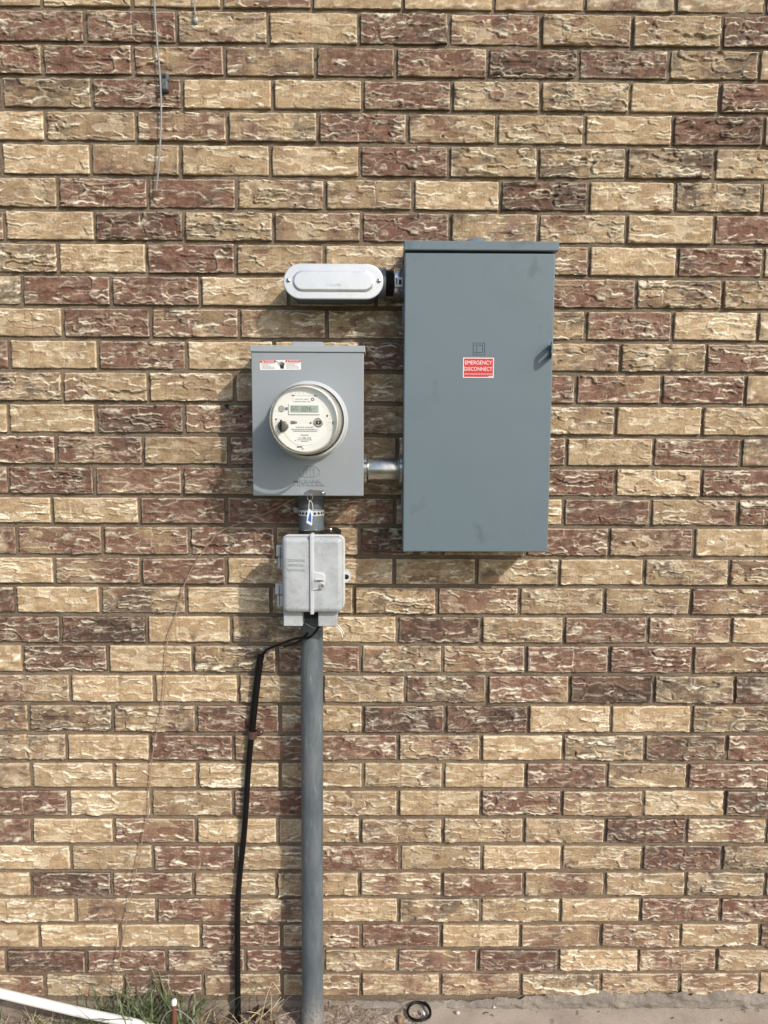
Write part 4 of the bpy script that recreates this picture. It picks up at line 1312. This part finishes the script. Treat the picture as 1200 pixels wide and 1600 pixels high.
# anchors and holes left in the wall
for i, (x, z, r_, m) in enumerate(((-0.3553, 1.5139, 0.0048, M_GREEN), (-0.3894, 1.3741, 0.0036, M_CLIP), (-0.3213, 1.3713, 0.0036, M_CLIP), (-0.3600, 1.2620, 0.0036, M_CLIP), (-0.3454, 1.1876, 0.0034, M_GREYWIRE))):
    yy = -0.0035 if i in (0, 4) else 0.006
    MB().lathe([(r_ * 1.15, -0.006), (r_ * 1.15, 0.0015), (r_ * 0.8, 0.0018), (r_ * 0.62, -0.002)], (x, yy, z), (0, -1, 0), 18).build('wall_anchor', m, wall)
    MB().lathe([(r_ * 0.62, 0.0), (r_ * 0.6, 0.0005)], (x, yy + 0.0005, z), (0, -1, 0), 16).build('anchor_hole', M_DARK, wall)
for (x, z, r_) in ((-0.1120, 0.1848, 0.0040), (-0.1386, 2.2930, 0.0030), (-0.3230, 1.4900, 0.0035)):
    pts = [(x + r_ * (1 + 0.25 * math.sin(3 * a + x)) * math.cos(a), z + r_ * (1 + 0.3 * math.cos(2 * a)) * math.sin(a)) for a in [2 * PI * k / 16 for k in range(16)]]
    MB().plate(pts, 0.002, -0.0030, 0.0003, 2).build('drilled_hole', M_DARK, wall)

# ------------------------------------------------------------------ ground
def earth_material():
    m = mat('sandy_earth', rough=0.95, spec=0.2)
    t = NT(m)
    c = t.coord()
    a = t.noise(c, 14, 5, 0.65); b = t.noise(c, 150, 4, 0.7); d = t.noise(c, 520, 2, 0.6)
    col = t.mix(t.ramp(a, 0.3, 0.7), (0.22, 0.165, 0.125), (0.46, 0.385, 0.315))
    col = t.mix(t.math('MULTIPLY', t.ramp(b, 0.52, 0.66), 0.8), col, (0.70, 0.62, 0.53))
    col = t.mix(t.math('MULTIPLY', t.ramp(b, 0.46, 0.34), 0.9), col, (0.075, 0.052, 0.038))
    col = t.mix(t.math('MULTIPLY', t.ramp(d, 0.62, 0.70), 0.6), col, (0.05, 0.04, 0.03))
    t.put(t.b.inputs['Base Color'], col)
    t.put(t.b.inputs['Normal'], t.bump(t.math('ADD', b, t.math('MULTIPLY', d, 0.5)), 0.9, 0.004))
    return m


def concrete_material(name, c1, c2):
    m = mat(name, rough=0.9, spec=0.25)
    t = NT(m)
    c = t.coord()
    a = t.noise(c, 10, 5, 0.6); b = t.noise(c, 300, 3, 0.65); d = t.noise(c, 90, 3, 0.6)
    col = t.mix(t.ramp(a, 0.3, 0.7), c1, c2)
    col = t.mix(t.math('MULTIPLY', t.ramp(b, 0.55, 0.72), 0.4), col, tuple(x * 1.4 for x in c2))
    col = t.mix(t.math('MULTIPLY', t.ramp(b, 0.42, 0.28), 0.5), col, tuple(x * 0.45 for x in c1))
    col = t.mix(t.math('MULTIPLY', t.ramp(d, 0.60, 0.72), 0.35), col, tuple(x * 0.5 for x in c1))
    t.put(t.b.inputs['Base Color'], col)
    t.put(t.b.inputs['Normal'], t.bump(t.math('ADD', b, d), 0.5, 0.002))
    return m


M_EARTH = earth_material()
M_SLAB = concrete_material('concrete_walk', (0.36, 0.30, 0.25), (0.47, 0.40, 0.34))
M_FOUND = concrete_material('footing_concrete', (0.17, 0.135, 0.105), (0.27, 0.22, 0.175))


def lawn_material():
    m = mat('lawn_and_earth', rough=0.95, spec=0.2)
    t = NT(m)
    c = t.coord()
    a = t.noise(c, 1.2, 5, 0.65); b = t.noise(c, 60, 4, 0.7)
    col = t.mix(t.ramp(a, 0.35, 0.65), (0.055, 0.085, 0.028), (0.13, 0.14, 0.06))
    col = t.mix(t.math('MULTIPLY', t.ramp(b, 0.5, 0.7), 0.5), col, (0.24, 0.20, 0.11))
    t.put(t.b.inputs['Base Color'], col)
    t.put(t.b.inputs['Normal'], t.bump(b, 0.8, 0.02))
    return m


MB().add([(-400, -400, -0.075), (400, -400, -0.075), (400, 400, -0.075), (-400, 400, -0.075)], [[0, 1, 2, 3]]).build('ground', lawn_material())
tag(bpy.data.objects['ground'], 'lawn reaching from the house wall to the horizon', None, kind='structure')


def sheet(name, x0, x1, y0, y1, step, hf, m):
    gx = np.arange(x0, x1 + 1e-6, step); gy = np.arange(y0, y1 + 1e-6, step)
    X, Y = np.meshgrid(gx, gy)
    H = hf(X, Y)
    idx = np.arange(X.size).reshape(X.shape)
    q = np.stack([idx[:-1, :-1], idx[:-1, 1:], idx[1:, 1:], idx[1:, :-1]], -1).reshape(-1, 4)
    me = make_mesh(name, np.stack([X, Y, H], -1).reshape(-1, 3), q, {}, nsmooth=len(q))
    me.materials.append(m)
    o = bpy.data.objects.new(name, me)
    C.objects.link(o)
    return o


def earth_h(X, Y):
    """earth bed by the wall: low on the left, sandy heap round the conduit, fading under the slab on the right"""
    base = -0.040 + 0.028 * sstep(X, -0.42, -0.22) + 0.006 * sstep(X, -0.22, 0.0)
    base = base + 0.010 * np.exp(-((X + 0.10) / 0.13) ** 2 - ((Y + 0.05) / 0.10) ** 2)
    n = (fbm(X / 0.06 + 80, Y / 0.06 + 80, 61, 3) - 0.5) * 0.018 + (fbm(X / 0.010 + 80, Y / 0.010 + 80, 62, 2) - 0.5) * 0.007
    return base + n - 0.05 * sstep(X, 0.10, 0.26) - 0.05 * sstep(-Y, 1.25, 1.58)


o = sheet('earth_bed', -2.0, 0.34, -1.60, 0.03, 0.0065, earth_h, M_EARTH)
tag(o, 'sandy earth bed along the foot of the wall', None, kind='structure')


def slab_h(X, Y):
    return -0.006 + (fbm(X / 0.2 + 70, Y / 0.2 + 70, 63, 2) - 0.5) * 0.004 - 0.016 * sstep(-X, -0.13, -0.03) - 0.05 * sstep(-Y, 1.28, 1.34)


o = sheet('pavement', 0.02, 2.4, -1.36, 0.03, 0.012, slab_h, M_SLAB)
tag(o, 'pale concrete walk along the wall on the right', None, kind='structure')

# footing face below the bricks and the rough mortar ledge on it
def strip(name, x0, x1, z0, z1, yf, m, seed, amp, top_drop=0.0, back=0.016):
    gx = np.arange(x0, x1 + 1e-6, 0.004); gt = np.linspace(0, 1, 24)
    X, Tt = np.meshgrid(gx, gt)
    rise = top_drop * sstep(X, 0.15, 0.55)
    zt = z1 + rise + (fbm(X / 0.035 + 60, X * 0 + 1.5, seed) - 0.5) * amp * (0.4 + 0.6 * sstep(X, 0.1, 0.5))
    Zz = z0 + (zt - z0) * Tt
    rough = (fbm(X / 0.022 + 60 + Zz * 20, Zz / 0.009 + 60, seed + 3, 3) - 0.5) * 0.013
    Y = yf + rough + back * sstep(Tt, 0.80, 1.0)
    idx = np.arange(X.size).reshape(X.shape)
    q = np.stack([idx[:-1, :-1], idx[:-1, 1:], idx[1:, 1:], idx[1:, :-1]], -1).reshape(-1, 4)
    me = make_mesh(name, np.stack([X, Y, Zz], -1).reshape(-1, 3), q, {}, nsmooth=len(q))
    me.materials.append(m)
    o = bpy.data.objects.new(name, me); C.objects.link(o); o.parent = wall
    return o


strip('footing', -2.05, 2.05, -0.10, 0.0135, -0.003, M_FOUND, 81, 0.006)
M_SMEAR = mortar_material('grey_mortar_smear', (0.20, 0.175, 0.15), (0.31, 0.275, 0.235))
strip('mortar_smear', -0.12, 2.05, -0.05, 0.007, -0.010, M_SMEAR, 83, 0.022, 0.024, 0.010)

# ------------------------------------------------------------------ things at the foot of the wall
T = thing('plastic_pipe', 'white plastic pipe sloping down into the grass at lower left', 'pipe', (-0.62, -0.1, 0.03))
pd = Vector((0.1774, -0.004, -0.0425))
p0 = Vector((-0.9019, -0.100, 0.1113))
MB().tube([p0 - pd * 3.2, p0 - pd * 1.0, p0, p0 + pd, p0 + pd * 2.2, p0 + pd * 3.0 + Vector((0, 0, -0.06))], 0.0107, 20, 3).build('pipe', M_WHITEPVC, T)

T = thing('ground_rod', 'short rusty iron rod with white cap standing in the grass', 'stake', (-0.4865, -0.1, 0.0))
MB().lathe([(0.0057, 0), (0.0056, 0.088), (0.0050, 0.089)], (-0.4868, -0.100, -0.005), (0.01, 0, 1), 16).build('rod', M_RUST, T)
MB().lathe([(0.0066, 0), (0.0068, 0.006), (0.0062, 0.0105), (0.0040, 0.0125), (0.001, 0.013)], (-0.4860, -0.100, 0.0825), (0.01, 0, 1), 18).build('cap', M_WHITEPVC, T)
cw = MB().tube([(-0.520, -0.105, 0.030), (-0.505, -0.103, 0.060), (-0.480, -0.104, 0.072), (-0.450, -0.110, 0.058), (-0.425, -0.118, 0.035), (-0.405, -0.125, 0.015), (-0.39, -0.13, -0.03)], 0.0011, 8, 6)
tag(cw.build('pale_wire', M_GREYWIRE), 'pale wire arching over the ground beside the rusty rod', 'wire')
cw = MB().tube([(-0.478, -0.110, 0.022), (-0.455, -0.114, 0.026), (-0.425, -0.118, 0.026), (-0.395, -0.122, 0.018), (-0.38, -0.125, -0.01)], 0.0030, 8, 6, flat=0.5)
tag(cw.build('flat_white_cable', M_WHITEPVC), 'flat white cable lying low in the grass right of the rod', 'cable')

# coil of black cable on the concrete
rp = []
for k in range(34):
    a = -0.6 + k * 2 * PI / 26
    rp.append((0.1075 + 0.0285 * math.cos(a), -0.034 + 0.0285 * math.sin(a) * 0.95, 0.0035 + 0.004 * (k / 33) + (0.006 * max(0, math.sin(a)))))
o = MB().tube(rp, 0.0033, 8, 3).build('cable_loop', M_BLACK)
tag(o, 'small black cable loop lying on the concrete right of the conduit', 'cable')


def pebble(x, y, z, r, m, label, name='pebble', cat='stone', grp='small pale stones at the foot of the wall', sq=(1, 1, 0.7)):
    bm = bmesh.new()
    bmesh.ops.create_icosphere(bm, subdivisions=2, radius=1.0)
    rs = random.uniform(0, 90)
    a = random.uniform(0, 3)
    for v in bm.verts:
        k = 1 + 0.55 * (fbm(np.array([v.co.x * 1.3 + rs + 4]), np.array([v.co.y * 1.3 + v.co.z + rs + 4]), 3)[0] - 0.5)
        p = v.co * k * r
        v.co = (x + p.x * sq[0] * math.cos(a) - p.y * sq[1] * math.sin(a), y + p.x * sq[0] * math.sin(a) + p.y * sq[1] * math.cos(a), z + p.z * sq[2])
    mb = MB(); mb.take(bm, True)
    o = mb.build(name, m)
    tag(o, label, cat, grp)
    return o


M_STONE = painted('pale_limestone', (0.62, 0.57, 0.49), 0.8, 0.15, scale=120)
M_STONE2 = painted('brown_stone', (0.30, 0.20, 0.12), 0.8, 0.2, scale=120)
M_CHIP = mat('white_chip', (0.75, 0.77, 0.80), 0.4)
pebble(-0.122, -0.078, 0.004, 0.0085, M_STONE, 'pale stone touching the right side of the conduit foot')
pebble(-0.228, -0.085, 0.002, 0.0085, M_STONE, 'flat pale stone in the sand left of the conduit foot', sq=(1.5, 1, 0.6))
pebble(0.058, -0.052, 0.002, 0.0095, M_STONE2, 'tan brown stone against the left side of the black cable loop', sq=(0.8, 1.3, 0.7))
pebble(0.119, -0.034, 0.004, 0.0058, M_CHIP, 'white chip lying inside the black cable loop', sq=(0.7, 1.6, 0.5))
pebble(0.073, -0.012, 0.000, 0.0048, M_STONE, 'pale pebble beside the wall just above the cable loop')
pebble(0.206, -0.030, 0.001, 0.0050, M_STONE, 'pale pebble alone on the concrete right of the cable loop')
pebble(0.300, -0.012, 0.001, 0.0038, M_STONE, 'small pale pebble against the wall base below the tall panel')

M_LEAF = painted('dead_leaf', (0.20, 0.13, 0.080), 0.75, 0.9, scale=40)


def leaf(mb, x, y, z, l, w, yaw, pitch, roll):
    vs, fs = [], []
    N = 8
    for i in range(N + 1):
        t = i / N
        wd = w * math.sin(PI * min(1, t * 0.96 + 0.03)) ** 0.8
        cu = 0.35 * l * (t - 0.5) ** 2
        for s in (-1, -0.5, 0, 0.5, 1):
            vs.append(Vector(((t - 0.5) * l, s * wd, cu + abs(s) * wd * 0.45 + 0.12 * wd * math.sin(9 * t + 4 * s))))
    for i in range(N):
        for k in range(4):
            fs.append([i * 5 + k, i * 5 + k + 1, (i + 1) * 5 + k + 1, (i + 1) * 5 + k])
    R = Matrix.Rotation(yaw, 3, 'Z') @ Matrix.Rotation(pitch, 3, 'Y') @ Matrix.Rotation(roll, 3, 'X')
    top = [R @ v + Vector((x, y, z)) for v in vs]
    bot = [p - R @ Vector((0, 0, 0.0005)) for p in top]
    mb.add(top, fs, True); mb.add(bot, [f[::-1] for f in fs], True)


litter = MB()
rl = random.Random(5)
for k in range(70):
    x = rl.choice((rl.gauss(-0.335, 0.05), rl.uniform(-0.47, -0.25))); y = rl.uniform(-0.125, -0.015)
    z = float(earth_h(np.array([x]), np.array([y]))[0])
    leaf(litter, x, y, z + rl.uniform(0.004, 0.024), rl.uniform(0.016, 0.034), rl.uniform(0.003, 0.0065), rl.uniform(0, 6.3), rl.uniform(-1.0, 1.0), rl.uniform(-1.2, 1.2))
o = litter.build('leaf_litter', M_LEAF)
tag(o, 'curled brown dead leaves littered around the foot of the black cable', 'leaf litter', kind='stuff')


def blade_mesh(mb, x, y, z, h, lean, yaw, w, bend):
    """one grass blade: a folded tapering ribbon with a droop"""
    d = Vector((math.cos(yaw), math.sin(yaw), 0)); s = Vector((-d.y, d.x, 0))
    N = 7
    vs, fs = [], []
    p = Vector((x, y, z)); ang = lean
    for i in range(N + 1):
        t = i / N
        ww = w * (1 - t ** 2.2) * (0.55 + 0.9 * min(t * 3, 0.5)) + 0.0001
        nrm = Vector((0, 0, 1)) * math.sin(ang) * 0.6 - d * math.cos(ang) * 0.6
        vs += [p - s * ww, p + nrm * ww * 0.5, p + s * ww]
        p = p + (d * math.sin(ang) + Vector((0, 0, 1)) * math.cos(ang)) * h / N
        ang += bend / N
    for i in range(N):
        a = i * 3
        fs += [[a, a + 1, a + 4, a + 3], [a + 1, a + 2, a + 5, a + 4]]
    mb.add(vs, fs, True)


def grass_material(name, c1, c2):
    m = mat(name, c1, 0.5, spec=0.4)
    t = NT(m)
    a = t.noise(t.coord(), 45, 2)
    t.put(t.b.inputs['Base Color'], t.mix(t.ramp(a, 0.35, 0.65), c1, c2))
    t.b.inputs['Subsurface Weight'].default_value = 0.0
    return m


M_GRASS = grass_material('green_grass', (0.065, 0.098, 0.036), (0.190, 0.225, 0.115))
M_STRAW = grass_material('dry_straw', (0.42, 0.34, 0.20), (0.60, 0.50, 0.33))
rg_ = random.Random(11)
mb = MB()


def gz_(x, y):
    return float(earth_h(np.array([x]), np.array([y]))[0]) - 0.004


for k in range(210):                                      # main tuft right of the white pipe
    x = rg_.gauss(-0.575, 0.075); y = rg_.uniform(-0.17, -0.02)
    if x > -0.45:
        continue
    blade_mesh(mb, x, y, gz_(x, y), rg_.uniform(0.10, 0.22), rg_.uniform(0.15, 0.85), rg_.uniform(0, 2 * PI), rg_.uniform(0.0016, 0.0031), rg_.uniform(0.3, 1.5))
for k in range(130):                                      # thin growth along the wall
    x = rg_.uniform(-1.6, -0.36); y = rg_.uniform(-0.30, -0.03)
    blade_mesh(mb, x, y, gz_(x, y), rg_.uniform(0.06, 0.125), rg_.uniform(0.1, 0.9), rg_.uniform(0, 2 * PI), rg_.uniform(0.001, 0.0022), rg_.uniform(0.1, 1.2))
for k in range(700):                                      # more grass further out, left of the concrete
    x = rg_.uniform(-2.0, -0.25); y = rg_.uniform(-0.95, -0.22)
    blade_mesh(mb, x, y, gz_(x, y), rg_.uniform(0.04, 0.11), rg_.uniform(0.1, 0.9), rg_.uniform(0, 2 * PI), rg_.uniform(0.0012, 0.0025), rg_.uniform(0.2, 1.2))
o = mb.build('grass', M_GRASS)
tag(o, 'green grass growing at the foot of the wall on the left', 'grass', kind='stuff')
# tall single blades that stand out
mb = MB()
for (x, y, h, lean, yaw, w, bend) in ((-0.448, -0.10, 0.150, 0.30, 3.14, 0.0022, 0.45), (-0.447, -0.09, 0.100, 0.10, 3.14, 0.0018, 0.2), (-0.428, -0.095, 0.140, 0.02, 1.0, 0.0019, 0.1), (-0.418, -0.10, 0.165, 0.05, 0.2, 0.0019, 1.7),
                                      (-0.412, -0.10, 0.150, 0.06, 0.3, 0.0017, 0.5), (-0.385, -0.11, 0.185, 0.42, 0.0, 0.0024, 0.35), (-0.392, -0.105, 0.175, 0.35, 0.1, 0.0022, 0.5), (-0.380, -0.10, 0.205, 0.30, 0.0, 0.0018, 0.35),
                                      (-0.500, -0.12, 0.115, 0.45, 3.0, 0.0022, 0.3), (-0.560, -0.11, 0.130, 0.25, 0.4, 0.0024, 0.3), (-0.585, -0.12, 0.135, 0.0, 0.4, 0.0022, 0.2), (-0.640, -0.12, 0.150, 0.7, 0.3, 0.0024, 0.2)):
    blade_mesh(mb, x, y, gz_(x, y), h * 1.25 + 0.02, lean, yaw, w, bend)
o = mb.build('tall_grass', M_GRASS)
tag(o, 'taller grass blades rising in front of the bricks near the black cable', 'grass', kind='stuff')
mb = MB()
for k in range(190):
    x = rg_.choice((rg_.gauss(-0.79, 0.05), rg_.uniform(-0.98, -0.62), rg_.uniform(-0.62, -0.24))); y = rg_.uniform(-0.10, -0.012)
    a = rg_.uniform(0, 2 * PI); l = rg_.uniform(0.03, 0.085)
    p = Vector((x, y, gz_(x, y) + 0.004)); d = Vector((math.cos(a), math.sin(a), rg_.uniform(0.05, 0.8))) * l
    mb.tube([p, p + d * 0.5 + Vector((0, 0, 0.006)), p + d], rg_.uniform(0.0005, 0.0010), 4, 3)
o = mb.build('dry_straw', M_STRAW)
tag(o, 'dry straw lying under the white pipe and along the wall', 'straw', kind='stuff')
for (pts, lab) in (([(-0.287, -0.06, 0.0), (-0.272, -0.055, 0.060), (-0.258, -0.050, 0.098), (-0.250, -0.050, 0.092), (-0.236, -0.050, 0.070)], 'dry bent grass stalk folded over left of the conduit'),
                   ([(-0.300, -0.06, 0.000), (-0.265, -0.055, 0.028), (-0.228, -0.050, 0.055)], 'dry straight stalk leaning right, left of the conduit'),
                   ([(-0.262, -0.05, 0.000), (-0.260, -0.048, 0.040), (-0.262, -0.045, 0.070)], 'dry thin upright stalk under the folded stalk')):
    o = MB().tube(pts, 0.0009, 5, 5).build('dry_stalk', M_STRAW)
    tag(o, lab, 'stalk', 'dry stalks left of the conduit')
# grit and twigs strewn on the concrete and sand
mb = MB()
for k in range(210):
    x = rg_.choice((rg_.uniform(-0.28, 0.06), rg_.uniform(-0.28, 0.06), rg_.uniform(0.05, 1.3))); y = rg_.uniform(-0.16, -0.004)
    z = (gz_(x, y) + 0.004) if x < 0.05 else -0.006
    r = rg_.uniform(0.0007, 0.0022)
    vs = [(x + r * rg_.uniform(.6, 1.3) * math.cos(a), y + r * rg_.uniform(.6, 1.3) * math.sin(a), z - 0.0005) for a in (0, 1.26, 2.51, 3.77, 5.03)] + [(x, y, z + r * 0.9)]
    mb.add(vs, [[i, (i + 1) % 5, 5] for i in range(5)])
o = mb.build('grit', M_STONE2)
tag(o, 'dark grit strewn over the sand and concrete', 'grit', kind='stuff')
mb = MB()
for k in range(22):
    x = rg_.uniform(0.05, 1.1); y = rg_.uniform(-0.12, -0.01); a = rg_.uniform(0, PI); l = rg_.uniform(0.006, 0.016)
    mb.tube([(x, y, -0.0035), (x + l * 0.5 * math.cos(a), y + l * 0.5 * math.sin(a), -0.002), (x + l * math.cos(a + 0.4), y + l * math.sin(a + 0.4), -0.0035)], 0.0008, 4, 3)
o = mb.build('twigs', M_BLACK)
tag(o, 'tiny dark twigs scattered on the concrete walk', 'twigs', kind='stuff')
